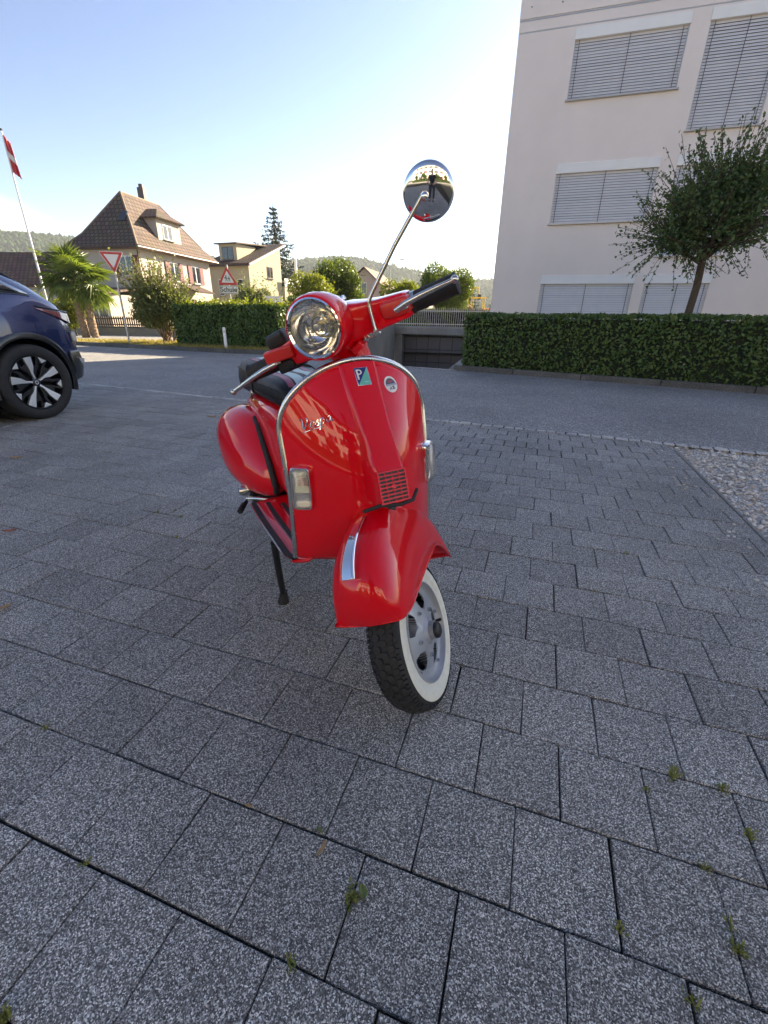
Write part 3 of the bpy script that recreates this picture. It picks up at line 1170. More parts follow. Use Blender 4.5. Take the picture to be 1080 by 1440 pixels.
def grass(name, poly, n, z, h, m, parent):
    xs = [p[0] for p in poly]
    ys = [p[1] for p in poly]
    V = []
    while len(V) < n * 3:
        x, y = random.uniform(min(xs), max(xs)), random.uniform(min(ys), max(ys))
        if not in_poly(x, y, poly):
            continue
        a = random.uniform(0, 6.28)
        hh = h * random.uniform(.4, 1.3)
        wd = .012
        lx, ly = random.gauss(0, .5) * hh, random.gauss(0, .5) * hh
        V += [(x - cos(a) * wd, y - sin(a) * wd, z), (x + cos(a) * wd, y + sin(a) * wd, z), (x + lx, y + ly, z + hh)]
    return tag(mesh_np(name, np.array(V), np.arange(len(V)).reshape(-1, 3), m, parent), kind='stuff')
grass('grass', vp, 14000, .095, .09, 'grass_blade', verge)

hedge('hedge_by_road', 'short dark hedge with sunlit top beside the white marker post', (-7.35, 16.35), (-3.45, 15.05), 1.0, 1.30, 15000, .045, 'leaf_hedge', 1, 330, .09)
# marker post
mp = empty('marker_post', (-5.08, 14.72, .09), 0, 'short white marker post standing in front of the dark hedge', 'post')
MB().loft([[Vector((x * k, y * k, z)) for x, y in ((-.045, -.035), (.045, -.035), (.045, .035), (-.045, .035))] for z, k in ((0, 1), (.60, .95), (.64, .8))]).build('post', 'white_paint', mp, bevel=.006)
MB().box((0, -.034, .52), (.06, .008, .07)).build('reflector', 'metal_sheet', mp)

def tri_poly(h, up_=True, rad=.0):
    a = h / sqrt(3)
    return [(-a, 0), (a, 0), (0, h)] if up_ else [(0, 0), (a, h), (-a, h)]
def rounded(poly, r, k=5):
    out = []
    n = len(poly)
    for i in range(n):
        p0, p, p1 = Vector(poly[i - 1]), Vector(poly[i]), Vector(poly[(i + 1) % n])
        a, b = (p0 - p).normalized(), (p1 - p).normalized()
        ang_ = a.angle(b)
        t = r / math.tan(ang_ / 2)
        bis = (a + b).normalized()
        c = p + bis * (r / sin(ang_ / 2))
        s, e = p + a * t, p + b * t
        va, vb = s - c, e - c
        for j in range(k + 1):
            f = j / k
            v = va.lerp(vb, f).normalized() * r
            out.append(tuple(c + v))
    return out
mat('sign_red', (.55, .03, .035), .4)
mat('sign_white', (.72, .72, .70), .4, var=.03, vscale=4)
mat('galv', (.45, .45, .44), .45, .6, rvar=.1, vscale=12)
mat('sign_black', (.02, .02, .02), .5)
# give-way sign
gs = empty('give_way_sign', (-9.28, 16.8, .09), R_(14), 'red and white give way triangle on a grey post at the junction', 'sign')
MB().tube([(0, .03, -.1), (0, .03, 2.86)], .032, 12).build('post', 'galv', gs, smooth=60)
pl = MB().prism(rounded(tri_poly(.66, False), .035), .012, (0, 0, 2.22), (1, 0, 0), (0, 0, 1)).build('sign_face', 'sign_white', gs, smooth=0)
pts = rounded([(0, .028), (.356, .645), (-.356, .645)], .028)
MB().prism(pts, .003, (0, -.0125, 2.22), (1, 0, 0), (0, 0, 1)).build('red_border', 'sign_red', pl, smooth=0)
MB().prism(rounded([(0, .17), (.232, .575), (-.232, .575)], .012), .003, (0, -.016, 2.22), (1, 0, 0), (0, 0, 1)).build('white_field', 'sign_white', pl, smooth=0)
# school sign
sg_ = empty('school_sign', (-5.86, 18.0, 0), R_(8), 'red bordered school warning triangle above a white plate reading Schule', 'sign')
MB().tube([(.02, .03, 0), (.02, .03, 2.75)], .03, 12).build('post', 'galv', sg_, smooth=60)
f1 = MB().prism(rounded(tri_poly(.60, True), .03), .012, (0, 0, 2.10), (1, 0, 0), (0, 0, 1)).build('sign_face', 'sign_red', sg_, smooth=0)
MB().prism(rounded([(-.225, .075), (.225, .075), (0, .46)], .012), .003, (0, -.0125, 2.10), (1, 0, 0), (0, 0, 1)).build('white_field', 'sign_white', f1, smooth=0)
for x, s_ in ((-.045, 1.0), (.06, .82)):
    m_ = MB()
    fig = [(-.02, 0), (-.035, .0), (-.01, .085), (-.035, .13), (-.055, .095), (-.065, .10), (-.035, .16), (.0, .165), (.035, .12), (.06, .125), (.055, .11), (.03, .10), (.012, .13), (.015, .085), (.055, .03), (.04, .02), (.0, .075)]
    m_.prism([(x + a * s_, .10 + b * s_) for a, b in fig], .002, (0, -.016, 2.10), (1, 0, 0), (0, 0, 1))
    m_.prism([(x + .002 + .022 * s_ * cos(2 * pi * i / 12), .10 + .19 * s_ + .022 * s_ * sin(2 * pi * i / 12)) for i in range(12)], .002, (0, -.016, 2.10), (1, 0, 0), (0, 0, 1))
    m_.build('walking_figure', 'sign_black', f1, smooth=0)
pt_ = MB().box((0, .006, 1.945), (.62, .012, .27)).build('plate', 'sign_white', sg_)
mb = MB()
for z in (1.945 + .118, 1.945 - .118):
    mb.box((0, -.0016, z), (.58, .002, .012))
for x in (-.29, .29):
    mb.box((x, -.0016, 1.945), (.012, .002, .248))
mb.build('plate_border', 'sign_black', pt_)
tme = text_mesh('Schule', .225, .0015)
to = bpy.data.objects.new('plate_lettering', tme)
COL.objects.link(to)
tme.materials.clear()
tme.materials.append(MATS['sign_black'])
to.parent = pt_
to.location = (0, -.003, 1.945)
to.rotation_euler = (R_(90), 0, 0)

# bushy shrub beside the give-way sign
def bush():
    root = empty('wild_shrub', (-8.23, 17.5, .09), 0, 'tall grey-green shrub with loose upright twigs beside the give way sign', 'shrub')
    mb = MB()
    for _ in range(16):
        a = random.uniform(0, 6.28)
        r = random.uniform(.15, .9)
        limb_mesh(mb, (random.gauss(0, .08), random.gauss(0, .08), 0), (cos(a) * r, sin(a) * r * .8, random.uniform(.9, 1.9)), .03, .008, .1)
    cs = [((.05, 0, 1.0), (1.0, .85, .62)), ((-.15, 0, 1.35), (.75, .7, .5)), ((.45, 0, 1.15), (.55, .6, .5)), ((-.5, .1, .85), (.5, .5, .4))]
    P = [clumps(9000, cs, .35)]
    for c, r, n_, L, ub in (((-.2, 0, 1.5), (.75, .6, .4), 120, .85, 1.6), ((.3, 0, 1.2), (.8, .7, .5), 120, .6, .8)):
        q, l = shoots(n_, c, r, L, 12, ub)
        P.append(q)
        for x in l:
            if len(x) > 1:
                mb.tube([tuple(y) for y in x], .005, 4, cap=False)
    mb.build('stems', 'bark_light', root, smooth=60)
    leaf_mesh('foliage', np.concatenate(P), .042, 'leaf_grey', root)
    root.scale = (1.18, 1.18, 1.15)
bush()

# low wall and picket fence across the side road
fw_ = empty('garden_wall', (-15.5, 26.2, 0), R_(2), 'low brownish garden wall under the picket fence', 'wall')
MB().box((0, .15, .19), (11, .3, .44)).build('wall_body', 'concrete', fw_, bevel=.01)
MB().box((0, .15, .425), (11.05, .36, .05)).build('wall_cap', 'kerb_stone', fw_, bevel=.01)
mat('fence_wood', (.10, .065, .040), .8, var=.3, vscale=8)
pf = empty('picket_fence', (-15.5, 26.2, .45), R_(2), 'brown wooden picket fence on the garden wall below the palm', 'fence')
mb = MB()
for k in range(92):
    x = -5.5 + .12 * k
    mb.box((x, .12, .26), (.075, .02, .50 + random.uniform(-.01, .01)), Matrix.Rotation(random.gauss(0, .012), 3, 'Y'))
tag(mb.build('pickets', 'fence_wood', pf, smooth=0), kind='stuff')
for z in (.10, .40):
    MB().box((0, .15, z), (11, .035, .06)).build('rail', 'fence_wood', pf)

# flagpole
fp_ = empty('flagpole', (-16.95, 24.0, 0), 0, 'slim white flagpole with a limp red and white flag', 'flagpole')
MB().tube([(0, 0, 0), (0, 0, 4), (0, 0, 8.3)], [.055, .045, .03], 12).build('pole', 'white_paint', fp_, smooth=60)
MB().lathe([(0, .05), (.05, .03), (.06, 0), (.05, -.03), (0, -.05)], 12, 'z', (0, 0, 8.34)).build('finial', 'engine_dark', fp_, smooth=60)
def flag(u, v):
    # hangs down in folds from the top of the pole
    zz = 8.18 - 1.35 * u - .28 * v
    wv = .05 * sin(v * 9 + u * 2) * v + .03 * sin(v * 21)
    return Vector((.035 + .34 * v * (.55 + .45 * u), wv, zz))
fl_ = MB()
fl_.grid(flag, 30, 24)
fo = fl_.build('flag', 'sign_red', fp_, smooth=60, solid=.004)
def flag2(u, v):
    p = flag(.42 + .20 * u, v)
    return p + Vector((0, -.006, 0))
f2 = MB()
f2.grid(flag2, 10, 24)
f2.build('white_band', 'sign_white', fo, smooth=60, solid=.002)
f2 = MB()
f2.grid(lambda u, v: flag2(u, v) + Vector((0, .012, 0)), 10, 24)
f2.build('white_band', 'sign_white', fo, smooth=60, solid=.002)

# palm with two trunks
def palm():
    root = empty('fan_palm', (-14.4, 22.9, 0), 0, 'fan palm with two shaggy brown trunks behind the picket fence', 'palm')
    tops = []
    for (x0, y0), (x1, y1), h, r in (((-.30, 0), (-.42, .1), 2.55, .17), ((.1, .1), (.10, 0), 2.35, .16)):
        mb = MB()
        rings = []
        for k in range(34):
            t = k / 33
            c = Vector((x0 + (x1 - x0) * t, y0 + (y1 - y0) * t, h * t))
            rr_ = r * (1 + .10 * (k % 2)) * (1 - .12 * t)
            rings.append([c + Vector((rr_ * cos(2 * pi * j / 14) * random.uniform(.93, 1.07), rr_ * sin(2 * pi * j / 14) * random.uniform(.93, 1.07), 0)) for j in range(14)])
        mb.loft(rings)
        mb.build('trunk', 'bark_light', root, smooth=0)
        tops.append(Vector((x1, y1, h)))
    meshes = []
    for k in range(3):
        mb = MB()
        mb.tube([(0, 0, 0), (.35, 0, .05), (.62, 0, .02)], [.016, .012, .010], 5)
        nl = 17
        for j in range(nl):
            a = R_(-105 + 210 * j / (nl - 1))
            L = .62 * (1 - .22 * abs(a) / 1.9) * random.uniform(.9, 1.05)
            d = Vector((cos(a), sin(a), 0))
            s_ = Vector((-sin(a), cos(a), 0))
            b0 = Vector((.62, 0, .02))
            dr = -.16 * random.uniform(.5, 1.5)
            pts_ = [b0, b0 + d * L * .5 + s_ * .032 + Vector((0, 0, .02)), b0 + d * L + Vector((0, 0, dr)), b0 + d * L * .5 - s_ * .032 + Vector((0, 0, .02)), b0 + d * L * .5 + Vector((0, 0, -.015))]
            mb.add(pts_, [(0, 1, 4), (1, 2, 4), (0, 4, 3), (4, 2, 3)])
        me_ = bpy.data.meshes.new('frond')
        me_.from_pydata([tuple(p) for p in mb.v], [], mb.f)
        me_.materials.append(MATS['leaf_palm'])
        meshes.append(me_)
    for tp in tops:
        for k in range(40):
            o = bpy.data.objects.new('frond', random.choice(meshes))
            COL.objects.link(o)
            o.parent = root
            o.location = tp + Vector((0, 0, random.uniform(-.15, .15)))
            e_ = random.uniform(-.95, 1.35)
            s_ = random.uniform(1.05, 1.45)
            o.scale = (s_, s_, s_)
            o.rotation_euler = (random.gauss(0, .3), -e_, k * 2.4 + random.gauss(0, .15))
palm()

# shrubs by the flagpole
tree('garden_shrub', 'bright yellow-green shrub behind the blue car and left of the palm', (-17.6, 23.6, 0), rnd_clumps((0, 0, 1.25), (1.9, .9, 1.0), 9, .62, 3), 9000, .055, 'leaf_yellow', .06, (0, 0, .4), cat='shrub', sp=20, sp_len=.5)
tree('dark_shrub', 'leafy yellow-green shrub under the palm by the picket fence', (-16.0, 24.2, 0), rnd_clumps((0, 0, 1.0), (1.0, .7, .8), 6, .5, 8), 5000, .055, 'leaf_yellow', .05, (0, 0, .3), cat='shrub', sp=15, sp_len=.4)

# ------------------------------------------------------------------ houses
def tilemat(name, c, rows):
    m = bpy.data.materials.new(name)
    m.use_nodes = True
    t, b = nodes_of(m)
    tc = t.nodes.new('ShaderNodeTexCoord')
    br = t.nodes.new('ShaderNodeTexBrick')
    br.inputs['Scale'].default_value = 1
    br.inputs['Brick Width'].default_value = .34
    br.inputs['Row Height'].default_value = .34
    br.inputs['Mortar Size'].default_value = .045
    br.inputs['Color1'].default_value = (*[q * .8 for q in c], 1)
    br.inputs['Color2'].default_value = (*[q * 1.25 for q in c], 1)
    br.inputs['Mortar'].default_value = (*[q * .35 for q in c], 1)
    t.links.new(tc.outputs['UV'], br.inputs['Vector'])
    nz = t.nodes.new('ShaderNodeTexNoise')
    nz.inputs['Scale'].default_value = .8
    nz.inputs['Detail'].default_value = 6
    t.links.new(tc.outputs['UV'], nz.inputs['Vector'])
    mx = t.nodes.new('ShaderNodeMix')
    mx.data_type = 'RGBA'
    mx.blend_type = 'MULTIPLY'
    mx.inputs['Factor'].default_value = .6
    t.links.new(br.outputs['Color'], mx.inputs['A'])
    t.links.new(nz.outputs['Color'], mx.inputs['B'])
    t.links.new(mx.outputs['Result'], b.inputs['Base Color'])
    b.inputs['Roughness'].default_value = .8
    bp = t.nodes.new('ShaderNodeBump')
    bp.inputs['Distance'].default_value = .03
    t.links.new(br.outputs['Fac'], bp.inputs['Height'])
    bp.invert = True
    t.links.new(bp.outputs[0], b.inputs['Normal'])
    MATS[name] = m
tilemat('tile_brown', (.17, .105, .075), 1)
tilemat('tile_red', (.26, .13, .085), 1)
def roof_faces(name, polys, m, parent, th=.10):
    """planar roof faces with UVs laid along eave and slope"""
    me = bpy.data.meshes.new(name)
    vs, fs = [], []
    for poly in polys:
        o = len(vs)
        vs += [tuple(p) for p in poly]
        fs.append(tuple(range(o, o + len(poly))))
    me.from_pydata(vs, [], fs)
    uv = me.uv_layers.new(name='uv')
    for f, poly in zip(me.polygons, polys):
        e = (Vector(poly[1]) - Vector(poly[0])).normalized()
        n_ = f.normal
        s = n_.cross(e)
        for li in f.loop_indices:
            p = Vector(vs[me.loops[li].vertex_index])
            uv.data[li].uv = (p.dot(e), p.dot(s))
    me.materials.append(MATS[m])
    o = bpy.data.objects.new(name, me)
    COL.objects.link(o)
    o.parent = parent
    md = o.modifiers.new('solid', 'SOLIDIFY')
    md.thickness = th
    md.offset = 0
    return o
mat('cream_wall', (.45, .39, .33), .9, var=.06, vscale=1.2, bump=.3, bscale=30)
mat('yellow_wall', (.47, .41, .28), .9, var=.05, vscale=1.2, bump=.3, bscale=30)
mat('pink_wall', (.42, .34, .29), .9, var=.06, vscale=1.2)
mat('shutter_red', (.13, .012, .016), .6)
mat('eave_wood', (.20, .14, .09), .7)
mat('gutter', (.10, .07, .06), .45, .5)

def window_on(root, o, ex, w_, h_, shutters=True, frame='white_paint', nm='window'):
    """window at lower-left o on a wall that runs along ex (unit, in root space); outward = ex x up"""
    ex = Vector(ex)
    out = ex.cross(Vector((0, 0, 1)))
    Rm = Matrix((ex, -out, Vector((0, 0, 1)))).transposed()
    wn = MB().box(Vector(o) + ex * w_ / 2 + Vector((0, 0, h_ / 2)) + out * .01, (w_, .05, h_), Rm).build(nm, frame, root)
    k = 2 if w_ > .7 else 1
    for i in range(k):
        MB().box(Vector(o) + ex * (w_ * (i + .5) / k) + Vector((0, 0, h_ / 2)) + out * .036, (w_ / k - .09, .01, h_ - .12), Rm).build('pane', 'dark_glass', wn)
    MB().box(Vector(o) + ex * w_ / 2 + Vector((0, 0, -.03)) + out * .06, (w_ + .16, .16, .05), Rm).build('sill', 'concrete', wn)
    if shutters:
        for s in (-1, 1):
            sh_ = MB().box(Vector(o) + ex * (w_ / 2 + s * (w_ / 2 + w_ * .26)) + Vector((0, 0, h_ / 2)) + out * .05, (w_ * .48, .04, h_ + .04), Rm).build('shutter', 'shutter_red', wn)
            m_ = MB()
            for q in range(9):
                m_.box(Vector(o) + ex * (w_ / 2 + s * (w_ / 2 + w_ * .26)) + Vector((0, 0, h_ * (q + .5) / 9)) + out * .075, (w_ * .36, .02, .02), Rm)
            m_.build('louvre', 'shutter_red', sh_)
    return wn

def house1():
    root = empty('cream_house', (-17.0, 34.0, 0), 0, 'cream house with steep brown hipped roof, dormer and red shutters', 'house')
    e1, e2 = Vector((.21, .978, 0)), Vector((-.978, .21, 0))
    L, W, H = 8.5, 4.6, 5.45
    P = lambda a, b, z: e1 * a + e2 * b + Vector((0, 0, z))
    mb = MB()
    mb.add([P(0, 0, 0), P(L, 0, 0), P(L, W, 0), P(0, W, 0), P(0, 0, H), P(L, 0, H), P(L, W, H), P(0, W, H)], [(0, 1, 5, 4), (1, 2, 6, 5), (2, 3, 7, 6), (3, 0, 4, 7)])
    mb.build('wall', 'cream_wall', root, smooth=0)
    ov = .55
    z0, zr = H - .18, 8.85
    zk, fk = z0 + .85, .62           # kink: flatter foot of the roof
    a0, a1, b0, b1 = -ov, L + ov, -ov, W + ov
    hip = 2.3
    rA, rB = P(hip, W / 2, zr), P(L - hip, W / 2, zr)
    ka0, ka1, kb0, kb1 = .35, L - .35, .28, W - .28
    c = [P(a0, b0, z0), P(a1, b0, z0), P(a1, b1, z0), P(a0, b1, z0)]
    k = [P(ka0, kb0, zk), P(ka1, kb0, zk), P(ka1, kb1, zk), P(ka0, kb1, zk)]
    rf_ = roof_faces('roof', [[c[0], c[1], k[1], k[0]], [k[0], k[1], rB, rA], [c[1], c[2], k[2], k[1]], [k[1], k[2], rB], [c[2], c[3], k[3], k[2]], [k[2], k[3], rA, rB], [c[3], c[0], k[0], k[3]], [k[3], k[0], rA]], 'tile_brown', root)
    for p, q in ((k[0], rA), (c[0], k[0]), (k[3], rA), (c[3], k[3]), (k[1], rB), (rA, rB)):
        MB().tube([p + Vector((0, 0, .03)), q + Vector((0, 0, .03))], .075, 8).build('ridge_tiles', 'eave_wood', rf_)
    for p, q in ((c[0], c[1]), (c[3], c[0])):
        MB().tube([p + Vector((0, 0, -.06)), q + Vector((0, 0, -.06))], .075, 8).build('gutter', 'gutter', rf_)
    mb = MB()
    mb.add([p + Vector((0, 0, -.12)) for p in c], [(0, 1, 2, 3)])
    mb.build('soffit', 'eave_wood', rf_, smooth=0, solid=.04)
    MB().tube([P(-.45, -.45, z0 - .05), P(-.08, -.08, z0 - .55), P(-.08, -.08, 0)], .045, 8).build('downpipe', 'gutter', root, smooth=60)
    MB().box(P(L * .62, W * .62, 9.05), (.45, .45, 1.5)).build('chimney', 'gutter', rf_, bevel=.02)
    MB().lathe([(.16, 0), (.16, .25), (.0, .25)], 12, 'z', P(L * .62, W * .62, 9.78)).build('chimney_pot', 'gutter', rf_)
    # dormer on the long side
    dm = MB()
    x0, x1, dz0, dz1 = 2.7, 5.3, H + .45, H + 1.95
    yb = .15
    dm.add([P(x0, yb, dz0), P(x1, yb, dz0), P(x1, yb, dz1), P(x0, yb, dz1), P(x0, 2.0, dz0), P(x1, 2.0, dz0), P(x1, 2.0, dz1), P(x0, 2.0, dz1)], [(0, 1, 2, 3), (1, 5, 6, 2), (4, 0, 3, 7)])
    dmo = dm.build('dormer', 'cream_wall', root, smooth=0)
    o_ = .3
    zt = dz1 + .75
    q = [P(x0 - o_, yb - o_, dz1 - .02), P(x1 + o_, yb - o_, dz1 - .02), P(x1 + o_, 2.4, dz1 - .02), P(x0 - o_, 2.4, dz1 - .02)]
    r0, r1 = P((x0 + x1) / 2, yb + .75, zt), P((x0 + x1) / 2, 2.4, zt)
    roof_faces('dormer_roof', [[q[0], q[1], r0], [q[1], q[2], r1, r0], [q[3], q[0], r0, r1]], 'tile_brown', dmo)
    window_on(dmo, P(x0 + .6, yb, dz0 + .25), e1, 1.0, .95, False)
    # roof light in the hip
    rl = (k[3] + k[0]) / 2 * .62 + rA * .38
    nrm = ((k[0] - k[3]).cross(rA - k[3])).normalized()
    if nrm.z < 0:
        nrm = -nrm
    ex = (k[0] - k[3]).normalized()
    MB().box(rl + nrm * .08 + ex * .9, (.6, .75, .1), Matrix((ex, nrm.cross(ex), nrm)).transposed()).build('roof_light', 'dark_glass', rf_)
    # windows on the long side
    for a in (3.2, 5.9):
        window_on(root, P(a, 0, 3.45), e1, 1.0, 1.25)
        window_on(root, P(a, 0, .95), e1, 1.0, 1.25)
    window_on(root, P(0, 1.5, 3.5), -e2, 1.0, 1.25)
    # porch roof at the side
    roof_faces('porch_roof', [[P(4.2, -1.4, 2.75), P(6.6, -1.4, 2.75), P(6.6, 0, 3.25), P(4.2, 0, 3.25)]], 'tile_brown', root)
    # flat annexe towards the road
    an = MB()
    p0, p1, p2, p3 = P(-3.2, .2, 0), P(-.02, .2, 0), P(-.02, 3.6, 0), P(-3.2, 3.6, 0)
    up_ = Vector((0, 0, 2.25))
    an.add([p0, p1, p2, p3, p0 + up_, p1 + up_, p2 + up_, p3 + up_], [(0, 1, 5, 4), (1, 2, 6, 5), (2, 3, 7, 6), (3, 0, 4, 7), (4, 5, 6, 7)])
    ano = an.build('annexe', 'cream_wall', root, smooth=0)
    roof_faces('annexe_roof', [[P(-3.6, -.1, 2.28), P(0, -.1, 2.75), P(0, 4.0, 2.75), P(-3.6, 4.0, 2.28)]], 'tile_brown', ano)
    for i in range(2):
        wo = window_on(ano, P(-3.2, 3.4 - 1.6 * i, .85), -e2, 1.45, 1.05, False)
house1()

def house2():
    root = empty('yellow_house', (-12.9, 46.0, 0), 0, 'pale yellow house with low pitched roof and balcony behind the school sign', 'house')
    e1, e2 = Vector((.35, .937, 0)), Vector((-.937, .35, 0))
    L, W = 5.4, 4.6
    P = lambda a, b, z: e1 * a + e2 * b + Vector((0, 0, z))
    z0, z1 = 5.55, 7.55
    mb = MB()
    mb.add([P(0, 0, 0), P(L, 0, 0), P(L, W, 0), P(0, W, 0), P(0, 0, z0), P(L, 0, z1), P(L, W, z1), P(0, W, z0)], [(0, 1, 5, 4), (1, 2, 6, 5), (2, 3, 7, 6), (3, 0, 4, 7)])
    mb.build('wall', 'yellow_wall', root, smooth=0)
    o = .4
    sl = (z1 - z0) / L
    rf_ = roof_faces('roof', [[P(-o, W + o, z0 - o * sl + .1), P(-o, -o, z0 - o * sl + .1), P(L + o, -o, z1 + o * sl + .1), P(L + o, W + o, z1 + o * sl + .1)]], 'tile_brown', root, .14)
    MB().tube([P(-o, W + o, z0 - o * sl), P(-o, -o, z0 - o * sl)], .07, 8).build('gutter', 'gutter', rf_)
    MB().tube([P(-o, -o - .02, z0 - o * sl + .02), P(L + o, -o - .02, z1 + o * sl + .02)], .08, 6).build('verge_board', 'white_paint', rf_)
    # dormer
    dm = MB()
    a0, a1, b0, b1, d0, d1 = .6, 3.6, 1.6, 3.6, z0 + .1, z0 + 1.75
    dm.add([P(a0, b0, d0), P(a1, b0, d1 - .1), P(a1, b0, d1), P(a0, b0, d1), P(a0, b1, d0), P(a1, b1, d1 - .1), P(a1, b1, d1), P(a0, b1, d1)], [(0, 1, 2, 3), (4, 0, 3, 7), (5, 4, 7, 6)])
    dmo = dm.build('dormer', 'yellow_wall', root, smooth=0)
    roof_faces('dormer_roof', [[P(a0 - .3, b1 + .3, d1), P(a0 - .3, b0 - .3, d1), P(a1 + 1.5, b0 - .3, d1 + .35), P(a1 + 1.5, b1 + .3, d1 + .35)]], 'tile_brown', dmo)
    window_on(dmo, P(a0, b1 - .35, d0 + .35), -e2, 1.25, 1.05, False, 'gutter')
    # windows
    window_on(root, P(2.9, 0, 4.6), e1, .95, 1.0, False, 'gutter')
    window_on(root, P(3.2, 0, 1.6), e1, .95, 1.25, False)
    window_on(root, P(0, 3.6, 2.9), -e2, .6, 1.4, False)
    window_on(root, P(0, 1.4, 2.9), -e2, .6, 1.4, False)
    # balcony wing on the right
    bw = MB()
    q = [P(L, -.3, 0), P(L + 3.2, -.3, 0), P(L + 3.2, W, 0), P(L, W, 0)]
    h_ = Vector((0, 0, 4.0))
    bw.add(q + [p + h_ for p in q], [(0, 1, 5, 4), (1, 2, 6, 5), (2, 3, 7, 6), (3, 0, 4, 7), (4, 5, 6, 7)])
    bwo = bw.build('balcony_wing', 'yellow_wall', root, smooth=0)
    mb = MB()
    for a, b in ((L, L + 3.2),):
        mb.add([P(a, -.34, 4.0), P(b, -.34, 4.0), P(b, -.34, 4.75), P(a, -.34, 4.75)], [(0, 1, 2, 3)])
    mb.build('balcony_panel', 'white_paint', bwo, smooth=0, solid=.05)
    MB().box(P(L + 2.6, -.2, 5.4), (.25, .25, 2.8)).build('balcony_post', 'white_paint', bwo)
    window_on(bwo, P(L + .9, -.3, 1.5), e1, 1.6, 1.7, False, 'gutter')
house2()

def gable_house(name, label, org, rz, w_, d_, h, hr, wall, tile, win=()):
    root = empty(name, org, rz, label, 'house')
    mb = MB()
    x = w_ / 2
    mb.add([(-x, 0, 0), (x, 0, 0), (x, d_, 0), (-x, d_, 0), (-x, 0, h), (x, 0, h), (x, d_, h), (-x, d_, h), (0, 0, hr), (0, d_, hr)], [(0, 1, 5, 8, 4), (1, 2, 6, 5), (2, 3, 7, 9, 6), (3, 0, 4, 7)])
    mb.build('wall', wall, root, smooth=0)
    o = .35
    s = (hr - h) / x
    roof_faces('roof', [[Vector((x + o, -o, h - s * o + .08)), Vector((x + o, d_ + o, h - s * o + .08)), Vector((0, d_ + o, hr + .08)), Vector((0, -o, hr + .08))], [Vector((-x - o, d_ + o, h - s * o + .08)), Vector((-x - o, -o, h - s * o + .08)), Vector((0, -o, hr + .08)), Vector((0, d_ + o, hr + .08))]], tile, root)
    for a, z, ww, hh in win:
        window_on(root, Vector((a, 0, z)), (1, 0, 0), ww, hh, False)
    return root
gable_house('gabled_house', 'small pinkish gabled house with red roof between the rounded trees', (-2.55, 54, 0), R_(-14), 4.4, 7, 4.2, 6.1, 'pink_wall', 'tile_red', ((-.35, 3.6, .6, 1.1), (.8, 1.9, .7, 1.2), (-1.6, 1.9, .7, 1.2)))
gable_house('long_red_roof_house', 'low building with long reddish tiled roof behind the flagpole', (-21.4, 36.5, 0), R_(84), 6.5, 12, 2.9, 5.05, 'cream_wall', 'tile_red')
gable_house('dark_roof_house', 'low dark-roofed house far beyond the garage railing', (5.6, 62, 0), R_(70), 5, 7, 2.6, 4.4, 'pink_wall', 'tile_brown')

# notice board by the hedge
nb_ = empty('notice_board', (-4.7, 20.0, 0), R_(6), 'pale grey notice board on posts behind the end of the hedge', 'board')
MB().box((0, 0, 1.45), (.72, .04, .78)).build('panel', 'box_white', nb_, bevel=.005)
for x in (-.34, .34):
    MB().tube([(x, .04, 0), (x, .04, 1.86)], .022, 8).build('post', 'galv', nb_)
mb = MB()
for k in range(5):
    mb.box((0, -.022, 1.72 - .11 * k), (.56, .003, .012))
mb.build('faint_line', 'galv', nb_)

# trees in the middle distance
tree('round_tree', 'large round yellow-green tree in front of the wooded hill', (-3.3, 31, 0), rnd_clumps((0, 0, 2.75), (2.25, 1.9, 1.75), 22, .85, 11), 34000, .066, 'leaf_mid', .16, (0, 0, 1.3), sp=18, sp_len=.6)
tree('laurel_shrub', 'bright glossy shrub at the foot of the round tree', (-3.95, 24.5, 0), rnd_clumps((0, 0, 1.8), (1.7, 1.2, 1.15), 13, .62, 12), 16000, .055, 'leaf_yellow', .07, (0, 0, .5), cat='shrub', sp=14, sp_len=.4)
tree('clipped_shrub', 'rounded bright green shrub behind the scooter handlebar', (.55, 28.5, 0), rnd_clumps((0, 0, 2.0), (1.55, 1.2, 1.3), 13, .7, 13), 17000, .058, 'leaf_yellow', .07, (0, 0, .5), cat='shrub', sp=14, sp_len=.4)
tree('broad_tree', 'broad green tree beyond the garage railing', (3.7, 33, 0), rnd_clumps((0, 0, 2.85), (2.35, 1.8, 1.6), 20, .75, 14), 24000, .062, 'leaf_mid', .15, (0, 0, 1.2), sp=22, sp_len=.7)
tree('low_bushes', 'low loose bush just behind the garage railing', (1.6, 22.5, 0), rnd_clumps((0, 0, .9), (1.6, .8, .55), 8, .42, 15), 7000, .05, 'leaf_mid', .05, (0, 0, .3), cat='shrub', sp=12, sp_len=.4)
tree('slender_tree', 'thin leafy sapling in front of the pale yellow house', (-8.4, 30, 0), rnd_clumps((0, 0, 2.0), (1.3, .9, 1.1), 9, .42, 16), 4500, .06, 'leaf_grey', .06, (0, 0, .9), sp=26, sp_len=1.0)
tree('garden_bush', 'dark green bush left of the round tree', (-6.0, 33, 0), rnd_clumps((0, 0, 1.5), (1.2, 1.0, 1.0), 9, .55, 17), 8000, .06, 'leaf_dark', .08, (0, 0, .6), cat='shrub', sp=14, sp_len=.5)
tree('far_tree', 'hazy grey-green tree by the corner of the block', (8.0, 58, 0), rnd_clumps((0, 0, 2.6), (2.2, 1.8, 1.6), 10, .9, 18), 8000, .11, 'leaf_dark', .16, (0, 0, 1.3))

